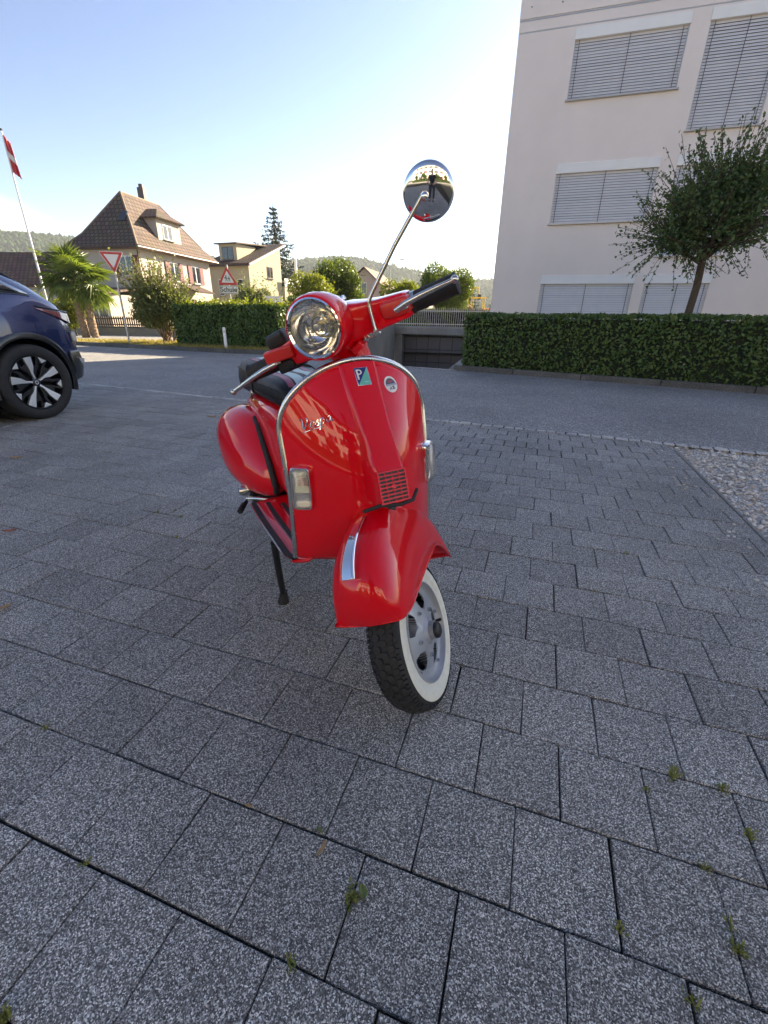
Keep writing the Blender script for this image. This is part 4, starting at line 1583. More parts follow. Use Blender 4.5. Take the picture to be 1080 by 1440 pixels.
def conifer(name, label, base, h, r, n, m, seed, up_=0):
    rr_ = np.random.default_rng(seed)
    root = empty(name, base, 0, label, 'tree', None)
    mb = MB()
    mb.tube([(0, 0, 0), (0, 0, h * .5), (0, 0, h)], [h * .022, h * .015, .02], 8)
    P = []
    tiers = int(h * 2.2)
    for t in range(tiers):
        f = t / tiers
        z = h * (.14 + .85 * f)
        R = r * (1 - f) ** .85 * rr_.uniform(.8, 1.12) + .10
        k = int(5 + 5 * (1 - f))
        for b in range(k):
            a = 2 * pi * b / k + t * 1.3 + rr_.normal(0, .2)
            L = R * rr_.uniform(.62, 1.12)
            dr = -.22 * L
            m_ = int(n * L / (r * 10)) + 6
            for q in range(m_):
                u = rr_.random() ** .7
                w_ = .13 * L * (1 - u) + .05
                P.append((cos(a) * L * u + rr_.normal(0, w_), sin(a) * L * u + rr_.normal(0, w_), z + dr * u + .14 * L * u * u + rr_.normal(0, .06)))
            mb.tube([(0, 0, z), (cos(a) * L, sin(a) * L, z + dr)], [.035, .012], 4)
    mb.build('trunk', 'bark', root, smooth=60)
    leaf_mesh('crown', np.array(P), .16, m, root, aspect=.35)
conifer('spruce_tree', 'tall dark spruce behind the pale yellow house', (-12.9, 58, 0), 12.6, 4.9, 800, 'leaf_conifer', 5)
conifer('small_spruce', 'narrow dark spruce in the distance beside the block', (11.2, 66, 0), 6.8, 1.7, 110, 'leaf_conifer', 6)
conifer('background_spruce', 'dark spruce tip rising behind the grey dark-roofed house', (4.6, 66, 0), 5.6, 1.6, 100, 'leaf_conifer', 9)

# street lamp far off
sl_ = empty('street_lamp', (.2, 52, 0), 0, 'tall thin street lamp with curved arm in front of the wooded hill', 'street lamp')
MB().tube([(0, 0, 0), (0, 0, 5.9), (.15, 0, 6.35), (1.0, 0, 6.72)], [.06, .045, .035, .03], 8).build('pole', 'galv', sl_, smooth=60)
MB().box((1.25, 0, 6.74), (.55, .18, .09), Matrix.Rotation(R_(-8), 3, 'Y')).build('lamp_head', 'galv', sl_, bevel=.03)

# digger and heap of earth beyond the garage
mat('digger_yellow', (.70, .48, .02), .45)
mat('earth', (.24, .13, .07), .95, var=.4, vscale=3)
mat('orange_cover', (.65, .22, .03), .7)
dg = empty('mini_excavator', (8.3, 46, 0), 0, 'small yellow excavator with raised arm behind the heap of earth', 'excavator')
MB().box((.1, 0, .45), (1.5, 1.1, .5)).build('track_base', 'engine_dark', dg, bevel=.15)
MB().box((.2, 0, 1.3), (1.3, 1.1, .9)).build('body', 'digger_yellow', dg, bevel=.1)
cb_ = MB()
for x in (-.25, .85):
    cb_.tube([(x, -.5, 1.7), (x, -.5, 3.0)], .04, 6)
    cb_.tube([(x, .5, 1.7), (x, .5, 3.0)], .04, 6)
cb_.box((.3, 0, 3.02), (1.3, 1.15, .1))
cb_.build('cab_frame', 'digger_yellow', dg)
MB().tube([(-.4, 0, 1.6), (-.75, 0, 2.9), (-.25, 0, 3.85), (.25, 0, 3.9), (.35, 0, 3.3)], [.11, .10, .09, .07, .06], 8).build('arm', 'digger_yellow', dg, smooth=40)
MB().loft([[Vector((x, y, z)) for x, z in ((.2, 3.35), (.5, 3.3), (.55, 2.95), (.25, 2.85))] for y in (-.2, .2)]).build('bucket', 'engine_dark', dg, bevel=.03)
def heap(u, v):
    a, r = u * 2 * pi, v
    x, y = cos(a) * r * 3.6, sin(a) * r * 2.2
    z = 2.35 * max(0, 1 - r) ** .7 * (1 + .25 * noise.noise(Vector((x * .8, y * .8, 0)))) + .25 * noise.noise(Vector((x * 2, y * 2, 3))) * (1 - r)
    return Vector((x, y, max(-.05, z)))
hp = MB()
hp.grid(heap, 60, 24)
ho = hp.build('earth_heap', 'earth', None, smooth=0)
ho.location = (6.3, 41, 0)
tag(ho, 'heap of brown excavated earth beyond the garage railing', 'earth heap')
oc = MB()
oc.grid(lambda u, v: Vector((-.9 + 1.8 * u, -.5 + v, .35 + .25 * sin(u * 3.1) + .08 * noise.noise(Vector((u * 6, v * 6, 1))))), 20, 12)
oco = oc.build('orange_sheet', 'orange_cover', None, smooth=60, solid=.02)
oco.location = (8.4, 40.2, 1.35)
tag(oco, 'crumpled orange sheet lying beside the heap of earth', 'tarpaulin')

# ------------------------------------------------------------------ wooded hills
def hills():
    ridge = [(-1500, 150), (-1000, 142), (-700, 128), (-530, 118), (-440, 112), (-330, 96), (-240, 84), (-135, 84), (-65, 86), (0, 76), (60, 62), (120, 56), (187, 66), (300, 82), (480, 100), (800, 130), (1500, 150)]
    def hz(x, y):
        top = interp(ridge, x * 720 / max(500, y) if y > 720 else x)
        t = (y - 330) / 390
        f = max(0, min(1, t))
        f = f * f * (3 - 2 * f)
        return top * .86 * f + 6 * noise.noise(Vector((x / 90, y / 90, 0))) * f - 2
    nx, ny = 120, 26
    V = np.array([(-1600 + 3200 * i / (nx - 1), 320 + 640 * j / (ny - 1), hz(-1600 + 3200 * i / (nx - 1), 320 + 640 * j / (ny - 1))) for i in range(nx) for j in range(ny)])
    F = np.array([(i * ny + j, (i + 1) * ny + j, (i + 1) * ny + j + 1, i * ny + j + 1) for i in range(nx - 1) for j in range(ny - 1)])
    o = tag(mesh_np('hill', V, F, 'leaf_forest', None, True), kind='structure')
    ico = np.array([(0, 0, 1), (.894, 0, .447), (.276, .851, .447), (-.724, .526, .447), (-.724, -.526, .447), (.276, -.851, .447), (.724, .526, -.447), (-.276, .851, -.447), (-.894, 0, -.447), (-.276, -.851, -.447), (.724, -.526, -.447), (0, 0, -1)])
    fc = np.array([(0, 1, 2), (0, 2, 3), (0, 3, 4), (0, 4, 5), (0, 5, 1), (1, 6, 2), (2, 7, 3), (3, 8, 4), (4, 9, 5), (5, 10, 1), (6, 7, 2), (7, 8, 3), (8, 9, 4), (9, 10, 5), (10, 6, 1), (11, 7, 6), (11, 8, 7), (11, 9, 8), (11, 10, 9), (11, 6, 10)])
    VV, FF = [], []
    k = 0
    for _ in range(24000):
        y = 380 + 400 * random.random()
        x = random.uniform(-1.05, .42) * y
        s = random.uniform(2.2, 4.8)
        p = ico * (1 + RNG.uniform(-.28, .28, (12, 1))) * np.array([s * .8, s * .8, s * random.uniform(.9, 1.5)])
        VV.append(p + np.array([x, y, hz(x, y) + s * .5]))
        FF.append(fc + 12 * k)
        k += 1
    tag(mesh_np('forest', np.concatenate(VV), np.concatenate(FF), 'leaf_forest', None, True), 'dense mixed forest covering the far hills', 'forest', None, 'stuff')
    mast = empty('radio_mast', (-4, 730, hz(-4, 730)), 0, 'tiny lattice mast on the wooded ridge', 'mast')
    MB().tube([(0, 0, 0), (0, 0, 22)], [.9, .4], 6).build('pole', 'galv', mast)
hills()
# ------------------------------------------------------------------ parked car (only its tail is in view)
mat('car_blue', (.014, .026, .105), .25, .35, 1.0, .02)
mat('car_black', (.008, .008, .009), .3, 0, .5)
mat('car_plastic', (.02, .02, .021), .5)
mat('car_glass', (.015, .018, .022), .03, 0, 1)
mat('alloy', (.80, .80, .80), .38, .85)
mat('lamp_red', (.16, .004, .008), .12, 0, 1)
mat('car_under', (.006, .006, .006), .9)
def make_car():
    root = empty('parked_car', (-4.25, 5.611, 0), R_(252), 'dark blue hatchback with black and silver alloy wheel, parked at the forecourt', 'car')
    # local: x forward of the tail, y to the car's left (the flank towards the scooter)
    zt = [(0, .74), (.03, .94), (.08, 1.06), (.14, 1.12), (.25, 1.22), (.42, 1.34), (.60, 1.43), (.80, 1.50), (1.2, 1.565), (1.7, 1.575), (2.2, 1.53), (2.7, 1.36), (3.1, 1.14), (3.4, 1.06), (3.9, .98), (4.2, .84), (4.32, .66)]
    zb = [(0, .46), (.1, .34), (.3, .28), (1, .26), (3.6, .26), (4.2, .30), (4.32, .40)]
    wb = [(0, .66), (.05, .74), (.12, .79), (.25, .845), (.45, .885), (.7, .90), (1.2, .895), (3.2, .895), (3.8, .84), (4.15, .72), (4.32, .5)]
    belt = [(0, .74), (.08, .98), (.14, 1.06), (.25, 1.14), (.6, 1.20), (1.5, 1.15), (2.7, 1.04), (3.2, .99), (4.32, .64)]
    tum = [(0, .70), (.14, .78), (.3, .74), (.6, .66), (1.2, .58), (2.2, .56), (2.8, .66), (3.2, .80), (4.32, .85)]
    xs = [0, .015, .04, .08, .12, .16, .22, .30, .38, .46, .55, .65, .75, .85, .95, 1.1, 1.3, 1.6, 1.9, 2.2, 2.5, 2.75, 3.0, 3.2, 3.4, 3.65, 3.9, 4.1, 4.25, 4.32]
    def section(x, full=True):
        w_, b_, t_, bt = interp(wb, x), interp(zb, x), interp(zt, x), interp(belt, x)
        bt = min(bt, t_ - .01)
        tw = interp(tum, x) * w_
        mid = b_ + (bt - b_) * .5
        half = [(0, b_), (w_ * .80, b_), (w_ * .93, b_ + .05), (w_ * .985, b_ + (bt - b_) * .28), (w_, mid), (w_ * .995, b_ + (bt - b_) * .72), (w_ * .972, bt - .06), (w_ * .93, bt), (w_ * .93 + (tw - w_ * .93) * .35, bt + (t_ - bt) * .35), (w_ * .93 + (tw - w_ * .93) * .75, bt + (t_ - bt) * .75), (tw * .94, t_ - .025 * min(1, (t_ - bt) * 5)), (tw * .75, t_ - .006), (0, t_)]
        return half
    rings = []
    for x in xs:
        h = section(x)
        rings.append([Vector((x, y, z)) for y, z in h] + [Vector((x, -y, z)) for y, z in h[-2:0:-1]])
    body = MB().loft(rings).build('body', 'car_blue', root, smooth=38)
    WX, WR = .70, .375
    def cutter(x):
        c = MB()
        c.lathe([(.43, -1.2), (.43, 1.2)], 48, 'y', (x, 0, .385), cap=True)
        o = c.build('arch_cut', 'car_under', root)
        return o
    # wheel arches: cut the shell with real openings
    for x in (WX, 3.45):
        cu = cutter(x)
        md = body.modifiers.new('arch', 'BOOLEAN')
        md.object = cu
        md.operation = 'DIFFERENCE'
        md.solver = 'EXACT'
        bpy.context.view_layer.update()
        dg_ = bpy.context.evaluated_depsgraph_get()
        nm = bpy.data.meshes.new_from_object(body.evaluated_get(dg_))
        body.modifiers.clear()
        body.data = nm
        bpy.data.objects.remove(cu)
    nm.polygons.foreach_set('use_smooth', [True] * len(nm.polygons))
    nm.set_sharp_from_angle(angle=R_(38))
    # liner, arch trims
    for x in (WX, 3.45):
        MB().lathe([(.425, -.70), (.425, .70)], 40, 'y', (x, 0, .385)).build('wheel_liner', 'car_under', root, smooth=60)
        for s in (-1, 1):
            pts = []
            rg = []
            for k in range(33):
                a = R_(-18 + 216 * k / 32)
                for_ = []
                ca, sa = cos(a), sin(a)
                xx = lambda r: x + r * ca
                zz = lambda r: .385 + r * sa
                yy = min(.905, interp(wb, max(0.0, x + .46 * ca)) + .012)
                yin = yy - .05
                rg.append([Vector((xx(.415), s * yin, zz(.415))), Vector((xx(.418), s * yy, zz(.418))), Vector((xx(.455), s * (yy + .004), zz(.455))), Vector((xx(.475), s * (yy - .006), zz(.475))), Vector((xx(.475), s * yin, zz(.475)))])
            MB().loft(rg).build('arch_trim', 'car_black', root, smooth=40)
    # side glass and rear glass
    for s in (-1, 1):
        g = MB()
        gx = [.50, .62, .80, .95, 1.1, 1.3, 1.6, 1.9, 2.2, 2.45]
        lo_, hi_ = [], []
        for x in gx:
            h = section(x)
            a, b = Vector((x, h[7][0], h[7][1])), Vector((x, h[9][0], h[9][1]))
            top = .9 if x > .75 else .15 + .75 * (x - .50) / .25
            p, q = a.lerp(b, .08), a.lerp(b, top)
            for lst, r in ((lo_, p), (hi_, q)):
                lst.append(Vector((r.x, s * (r.y + .006), r.z + .002)))
        g.add(lo_ + hi_, [(i, i + 1, len(gx) + i + 1, len(gx) + i) for i in range(len(gx) - 1)])
        g.build('side_window', 'car_glass', root, smooth=60, solid=.006)
        tr = [p + Vector((0, s * .004, -.012)) for p in lo_]
        MB().tube(tr, .009, 6).build('window_trim', 'car_black', root, smooth=60)
    rgw = MB()
    rr_ = []
    for x in (.20, .30, .40, .50, .58):
        h = section(x)
        rr_.append((x, h[10][0] * .96, h[12][1] + .008))
    rgw.add([Vector((x, y, z)) for x, y, z in rr_] + [Vector((x, -y, z)) for x, y, z in rr_], [(i, i + 1, 6 + i, 5 + i) for i in range(4)])
    rgw.build('rear_window', 'car_glass', root, smooth=60, solid=.006)
    # roof spoiler
    sp = MB()
    sp.loft([[Vector((x, y, z)) for x, z in ((.52, 1.425), (.74, 1.49), (.74, 1.47), (.54, 1.40))] for y in (-.52, -.3, 0, .3, .52)])
    sp.build('roof_spoiler', 'car_black', root, bevel=.008)
    # tail lamps: thin wrap-round
    for s in (-1, 1):
        rg = []
        for k in range(9):
            t = k / 8
            x = .085 + .42 * t
            zc = .985 + .10 * t
            hh = .042 * (1 - t) + .008
            w_ = interp(wb, x)
            yy = w_ * (.985 - .02 * t) + .006
            rg.append([Vector((x, s * (yy - .06), zc - hh)), Vector((x, s * (yy + .016), zc - hh)), Vector((x, s * yy, zc + hh)), Vector((x, s * (yy - .06), zc + hh))])
        MB().loft(rg).build('tail_lamp', 'lamp_red', root, smooth=30, bevel=.004)
        rg2 = [[r_[2] + Vector((0, s * .004, .004)), r_[2] + Vector((0, s * .002, .018))] for k, r_ in enumerate(rg)]
        m_ = MB()
        m_.add([v for r_ in rg2 for v in r_], [(2 * i, 2 * i + 1, 2 * i + 3, 2 * i + 2) for i in range(8)])
        m_.build('lamp_edge', 'car_black', root, solid=.008)
    # bumper: dark lower part with a bright flick
    rg = []
    plan = [(x, interp(wb, x) + .010) for x in (.235, .20, .16, .12, .08, .04, .01)] + [(-.012, .60), (-.022, .40), (-.026, .15)]
    plan = plan + [(x, -y) for x, y in plan[::-1]]
    for k, (x, y) in enumerate(plan):
        a, b = Vector(plan[max(k - 1, 0)]), Vector(plan[min(k + 1, len(plan) - 1)])
        t_ = (b - a).normalized()
        n_ = Vector((t_.y, -t_.x)) * -1
        if n_.dot(Vector((x - .6, y))) < 0:
            n_ = -n_
        def q(o, z):
            return Vector((x + n_.x * o, y + n_.y * o, z))
        rg.append([q(-.06, .66), q(.004, .655), q(.016, .58), q(.018, .47), q(-.012, .36), q(-.07, .33)])
    bpz = MB().loft(rg).build('rear_bumper', 'car_black', root, smooth=40, bevel=.01)
    for s in (-1, 1):
        MB().loft([[Vector((x, s * y, z)) for x, z in ((xo, z0), (xo + .012, z0 - .05), (xo + .05, z0 - .05), (xo + .05, z0))] for xo, y, z0 in ((-.03, .66, .555), (.012, .765, .56), (.09, .805, .575), (.15, .83, .59))]).build('bumper_flick', 'alloy', bpz, smooth=40)
        MB().box((.115, s * .80, .80), (.05, .06, .11), Matrix.Rotation(R_(-12 * s), 3, 'Z')).build('rear_reflector', 'metal_sheet', bpz, bevel=.015)
    # door gap and crease lines
    for s in (-1, 1):
        MB().tube([(1.16, s * (.872), 1.05), (1.15, s * .897, .85), (1.12, s * .900, .66), (1.08, s * .898, .5)], .006, 5).build('door_gap', 'car_under', root)
        MB().box((2.03, s * .885, .30), (1.9, .03, .10)).build('side_skirt', 'car_plastic', root, bevel=.01)
    # wheels
    def wheel(x, s):
        M = Matrix.Translation((x, s * .795, WR)) @ (Matrix.Identity(4) if s > 0 else Matrix.Rotation(pi, 4, 'Z'))
        ty = MB(M)
        ty.lathe([(.262, -.10), (.30, -.112), (.345, -.112), (.368, -.095), (WR, -.06), (WR, .06), (.368, .092), (.352, .106), (.318, .112), (.285, .108), (.268, .098), (.262, .08)], 72)
        tyre = ty.build('wheel', 'rubber', root, smooth=45)
        MB(M).lathe([(.268, .099), (.264, .104), (.258, .104), (.254, .09), (.245, .03), (.235, -.06)], 72).build('rim', 'car_black', tyre, smooth=40)
        MB(M).lathe([(.262, -.03), (.0, -.03)], 40).build('brake_disc', 'car_under', tyre, smooth=40)
        MB(M).lathe([(.046, .05), (.044, .075), (.034, .082), (.0, .083)], 28).build('centre_cap', 'car_black', tyre, smooth=40)
        MB(M).lathe([(.019, .084), (.016, .086), (.012, .084)], 20).build('cap_emblem', 'alloy', tyre)
        def pol(r, deg):
            a = R_(deg)
            return (r * sin(a), r * cos(a))
        for k in range(5):
            a0 = 72 * k + 8
            def face(pts, h0, h1, nm, m_):
                q = MB(M)
                n_ = len(pts)
                hs = [h0 + (h1 - h0) * (min(1, sqrt(p[0] ** 2 + p[1] ** 2) / .25)) for p in pts]
                top = [Vector((p[0], h, p[1])) for p, h in zip(pts, hs)]
                bot = [Vector((p[0], h - .03, p[1])) for p, h in zip(pts, hs)]
                q.add(top + bot, [tuple(range(n_))] + [tuple(range(2 * n_ - 1, n_ - 1, -1))] + [(i, n_ + i, n_ + (i + 1) % n_, (i + 1) % n_) for i in range(n_)])
                return q.build(nm, m_, tyre, bevel=.0025)
            # silver blade, black facet beside it, and outer tip wedge
            face([pol(.040, a0 - 16), pol(.10, a0 - 5), pol(.16, a0 - 11), pol(.256, a0 - 9), pol(.258, a0 + 9), pol(.15, a0 + 8), pol(.06, a0 + 10), pol(.040, a0 + 18)], .078, .096, 'spoke_face', 'alloy')
            face([pol(.050, a0 + 14), pol(.15, a0 + 9.5), pol(.20, a0 + 12), pol(.185, a0 + 24), pol(.256, a0 + 24), pol(.256, a0 + 29), pol(.16, a0 + 30), pol(.11, a0 + 24)], .066, .082, 'spoke_facet', 'car_black')
            face([pol(.256, a0 + 27), pol(.205, a0 + 36), pol(.256, a0 + 47)], .086, .094, 'spoke_tip', 'alloy')
            face([pol(.050, a0 - 18), pol(.12, a0 - 26), pol(.17, a0 - 32), pol(.256, a0 - 26), pol(.256, a0 - 22), pol(.175, a0 - 22), pol(.15, a0 - 13)], .066, .082, 'spoke_facet', 'car_black')
        return tyre
    for x in (WX, 3.45):
        for s in (-1, 1):
            wheel(x, s)
    return root
make_car()
# ------------------------------------------------------------------ the scooter
def make_scooter():
    root = empty('motor_scooter', (.032, 1.008, 0), R_(25.7 - 90), 'glossy red vintage motor scooter with whitewall tyre and round chrome mirror', 'scooter')
    TB = Matrix.Translation((0, 0, .6)) @ Matrix.Rotation(R_(4.3), 4, 'X') @ Matrix.Translation((0, 0, -.6))
    rk = R_(26)
    RS = Matrix.Rotation(R_(-46), 4, Vector((-sin(rk), 0, cos(rk))))
    LEAN = Matrix.Rotation(R_(4.3), 4, 'X')
    TH = TB @ Matrix.Translation((-.29, 0, 1.0)) @ RS
    TW = Matrix.Translation((.022, .053, .2085)) @ LEAN @ RS

    # ---- leg shield
    XC = [(.34, -.20), (.38, -.15), (.45, -.10), (.55, -.078), (.65, -.082), (.75, -.105), (.85, -.152), (.936, -.203), (1.0, -.24)]
    XE = [(.34, -.27), (.38, -.245), (.45, -.230), (.55, -.222), (.65, -.226), (.75, -.239), (.85, -.255), (.936, -.266), (1.0, -.27)]
    HW = .214
    def sx(y, z):
        a, b = interp(XC, z), interp(XE, z)
        return a - (a - b) * min(1.2, abs(y) / HW) ** 2
    def ztop(y):
        return .765 + .172 * sqrt(max(0, 1 - (y / HW) ** 2))
    ZB = .397
    def yw(z):            # slight taper to the bottom
        return 1.0 + .05 * max(0, (.6 - z)) / .2
    def shield(u, v, off=0):
        y0 = HW * sin((u - .5) * pi)
        z = ZB + (ztop(y0) - ZB) * v
        y = y0 * yw(z)
        return Vector((sx(y0, z) + off, y, z))
    mb = MB(TB)
    mb.grid(shield, 41, 33)
    sh = mb.build('legshield', 'red_paint', root, smooth=60, solid=.006)
    # bright trim around its edge
    pts = [shield(0, v) for v in [i / 14 for i in range(15)]]
    pts += [shield(u, 1) for u in [i / 40 for i in range(1, 40)]]
    pts += [shield(1, 1 - v) for v in [i / 14 for i in range(15)]]
    pts = [p + Vector((.001, 0, 0)) for p in pts]
    MB(TB).tube(pts, .0085, 10).build('edge_trim', 'alu_trim', sh, smooth=60)
    # rivets near the bottom
    for y, z in ((-.148, .425), (-.105, .42)):
        MB(TB).lathe([(0, .0025), (.003, .002), (.0038, 0)], 10, 'x', (sx(y, z) + .003, y, z)).build('rivet', 'steel', sh)

    # ---- horn cover, the raised rib in the middle of the shield
    HWID = [(.60, .047), (.64, .047), (.69, .0475), (.74, .046), (.82, .049), (.94, .055)]
    BUMP = [(.60, .074), (.64, .068), (.692, .060), (.715, .049), (.75, .034), (.80, .022), (.86, .014), (.94, .009)]
    zt = .934
    def horn(u, v):
        t = (u - .5) * 2
        z = .603 + (zt - .603) * v
        wd = interp(HWID, z)
        fl = 1 + .16 * math.exp(-((z - .70) / .03) ** 2) * (abs(t) > .8) * .4
        y = t * wd * fl
        e = abs(t)
        pr = 1 - max(0, (e - .72) / .28) ** 2
        z2 = min(z, ztop(y) - .004)
        return Vector((sx(0, z2) * .55 + sx(y, z2) * .45 + interp(BUMP, z) * pr - .004 * (1 - pr), y, z2))
    mb = MB(TB)
    mb.grid(horn, 25, 37)
    lo = [horn(i / 24, 0) for i in range(25)]
    mb.add(lo + [Vector((sx(p.y, p.z) - .004, p.y, p.z)) for p in lo], [(i, i + 1, 26 + i, 25 + i) for i in range(24)])
    hc = mb.build('horn_cover', 'red_paint', root, smooth=40)
    # grille: dark pocket behind red bars
    g0, g1 = horn(.5, (.614 - .603) / (zt - .603)), horn(.5, (.688 - .603) / (zt - .603))
    gz = (g1 - g0)
    gh = gz.length
    gz.normalize()
    gy = Vector((0, 1, 0))
    gx = gy.cross(gz).normalized()
    RG = Matrix((gx, gy, gz)).transposed()
    gc = (g0 + g1) / 2
    gw = .074
    gr = MB(TB).box(gc + gx * .0012, (.003, gw, gh), RG).build('grille', 'black_plastic', root)
    mb = MB(TB)
    for k in range(9):
        mb.box(gc + gz * (-gh / 2 + gh * k / 8) + gx * .004, (.0045, gw + .006, .0038), RG)
    for k in range(5):
        mb.box(gc + gy * (-gw / 2 + gw * k / 4) + gx * .0036, (.0030, .0038 if k in (0, 4) else .0016, gh), RG)
    mb.lathe([(0, .001), (.006, .0005), (.0065, -.003)], 14, 'x', (0, 0, 0))
    for i in range(len(mb.v) - 42, len(mb.v)):
        mb.v[i] = gc + RG @ mb.v[i] + gx * .0065
    mb.build('grille_bar', 'red_paint', gr, smooth=30)

    # ---- emblem shield, round sticker, script lettering
    def on_shield(y, z, off):
        e = 1e-3
        if abs(y) < .05:
            f = lambda a, b: horn(.5 + .5 * a / interp(HWID, b), (b - .603) / (zt - .603))
        else:
            f = lambda a, b: Vector((sx(a, b) + .003, a, b))
        p = f(y, z)
        dy = (f(y + e, z) - f(y - e, z)).normalized()
        dz = (f(y, z + e) - f(y, z - e))
        dz = (dz - dy * dz.dot(dy)).normalized()
        n = dy.cross(dz).normalized()
        return p + n * off, dy, dz, n
    p, dy, dz, n = on_shield(.001, .897, .0005)
    a, b = .0185, .0245
    bp = MB(TB).prism([(-a, -b), (a, -b), (a, b), (-a, b)], .002, p, dy, dz).build('badge', 'chrome', root, bevel=.0006)
    a, b = .0168, .0228
    MB(TB).prism([(-a, -b), (a, b), (-a, b)], .001, p + n * .0019, dy, dz).build('blue_field', 'enamel_blue', bp)
    MB(TB).prism([(-a, -b), (a, -b), (a, b)], .001, p + n * .0019, dy, dz).build('teal_field', 'enamel_teal', bp)
    def stroke(pts2, o, X, Y, N, wd, th):
        """flat ribbon letter stroke"""
        m = MB(TB)
        P2 = [Vector(q) for q in pts2]
        L, Rr = [], []
        for i, q in enumerate(P2):
            t = (P2[min(i + 1, len(P2) - 1)] - P2[max(i - 1, 0)]).normalized()
            nn = Vector((-t.y, t.x))
            ww = wd[i] if isinstance(wd, list) else wd
            L.append(q + nn * ww)
            Rr.append(q - nn * ww)
        rings = []
        for l, r in zip(L, Rr):
            rings.append([o + X * l.x + Y * l.y, o + X * l.x + Y * l.y + N * th, o + X * r.x + Y * r.y + N * th, o + X * r.x + Y * r.y])
        m.loft(rings)
        return m
    arc = [(.0062 * cos(t), .0056 * sin(t)) for t in [pi / 2 - pi * i / 8 for i in range(9)]]
    pm = stroke([(-.0125, -.0085), (-.0125, .0185)], p + n * .0028, dy, dz, n, .0021, .0007)
    pm.v += (q := stroke([(-.0125, .0172)] + [(-.0075 + x, .0116 + y) for x, y in arc] + [(-.0125, .006)], p + n * .0028, dy, dz, n, .0016, .0007)).v
    pm.f += [tuple(i + len(pm.v) - len(q.v) for i in fc) for fc in q.f]
    pm.build('letter_p', 'sticker_white', bp)
    tm = stroke([(.0025, -.0168), (.0045, -.0152), (.0055, -.0172), (.0075, -.0155), (.0085, -.0172), (.0105, -.0155), (.0125, -.017)], p + n * .0028, dy, dz, n, .0005, .0005)
    tm.build('small_script', 'sticker_white', bp)

    p, dy, dz, n = on_shield(.081, .868, .0006)
    def disc(rx, ry, cx=0, cy=0, k=28):
        return [(cx + rx * cos(2 * pi * i / k), cy + ry * sin(2 * pi * i / k)) for i in range(k)]
    st = MB(TB).prism(disc(.0215, .0225), .0005, p, dy, dz).build('round_sticker', 'sticker_white', root)
    MB(TB).prism([(x, y) for x, y in disc(.0165, .0165) if y > -.003], .0004, p + n * .0006, dy, dz).build('dark_half', 'sticker_dark', st)
    MB(TB).prism([(-.009, .006), (-.006, .011), (-.002, .009), (.003, .0125), (.008, .008), (.010, .005)], .0003, p + n * .0011, dy, dz).build('red_mark', 'sticker_red', st)
    MB(TB).prism([(-.018, -.0035), (.018, -.0035), (.018, .001), (-.018, .001)], .0003, p + n * .0014, dy, dz).build('grey_band', 'rim_paint', st)
    for poly in ([(-.009, -.014), (-.004, -.006), (0, -.014), (-.0025, -.014), (-.004, -.010), (-.0065, -.014)], [(.001, -.014), (.010, -.014), (.010, -.011), (.006, -.011), (.010, -.0055), (.001, -.0055), (.001, -.0075), (.005, -.0075)]):
        MB(TB).prism(poly, .0003, p + n * .0011, dy, dz).build('mark', 'sticker_dark', st)

    # script lettering: one stroke group for each letter, a connecting underline
    o, dy, dz, n = on_shield(-.130, .797, .004)
    th = R_(15)
    X = (dy * cos(th) + dz * sin(th))
    Y = (dz * cos(th) - dy * sin(th))
    sl = .25
    X2, Y2 = X, Y + X * sl
    sc = .1
    def letters():
        e = [(.25, .06)] + [(.315 + .06 * cos(t), .11 + .075 * sin(t)) for t in [pi * 1.2 - 2 * pi * .0 + k * (-pi * 0) for k in range(0)]]
        eloop = [(.27, .09), (.36, .13), (.37, .18), (.33, .20), (.285, .16), (.275, .09), (.30, .035), (.36, .03), (.41, .08)]
        s_ = [(.41, .08), (.485, .21), (.475, .15), (.505, .09), (.49, .035), (.44, .03)]
        p_ = [(.55, .21), (.54, .1), (.53, -.12)]
        p2 = [(.545, .12), (.58, .20), (.63, .20), (.65, .13), (.62, .05), (.575, .03), (.545, .07)]
        a_ = [(.83, .19), (.78, .21), (.735, .17), (.725, .09), (.755, .04), (.80, .07), (.835, .19), (.835, .08), (.86, .035), (.92, .08)]
        v_ = [(-.02, .34), (.03, .36), (.055, .30), (.075, .12), (.10, .02), (.15, .12), (.19, .24), (.18, .33), (.15, .35)]
        ul = [(.06, -.09), (.2, -.06), (.35, -.05), (.5, -.045), (.62, -.05)]
        return [('letter_v', v_, .020), ('letter_e', eloop, .014), ('letter_s', s_, .014), ('letter_p', p_, .014), ('letter_p', p2, .014), ('letter_a', a_, .014), ('underline', ul, .012)]
    sg = None
    for nm, pts2, wd in letters():
        q = [((x - .45) * sc, (y - .1) * sc * .78) for x, y in pts2]
        q3 = []
        for x, y in q:
            pos = o + X2 * x + Y2 * y
            pos = Vector((sx(pos.y, pos.z) + .005, pos.y, pos.z))
            q3.append(pos)
        # smooth the stroke
        sm = []
        for i in range(len(q3) - 1):
            p0, p1, p2_, p3 = q3[max(i - 1, 0)], q3[i], q3[i + 1], q3[min(i + 2, len(q3) - 1)]
            for k in range(4):
                t = k / 4
                sm.append(.5 * (2 * p1 + (p2_ - p0) * t + (2 * p0 - 5 * p1 + 4 * p2_ - p3) * t * t + (3 * p1 - p0 - 3 * p2_ + p3) * t ** 3))
        sm.append(q3[-1])
        ob = MB(TB).tube(sm, wd * sc * 1.15, 6).build('script_lettering' if sg is None else nm, 'chrome', root if sg is None else sg, smooth=60)
        if sg is None:
            sg = ob

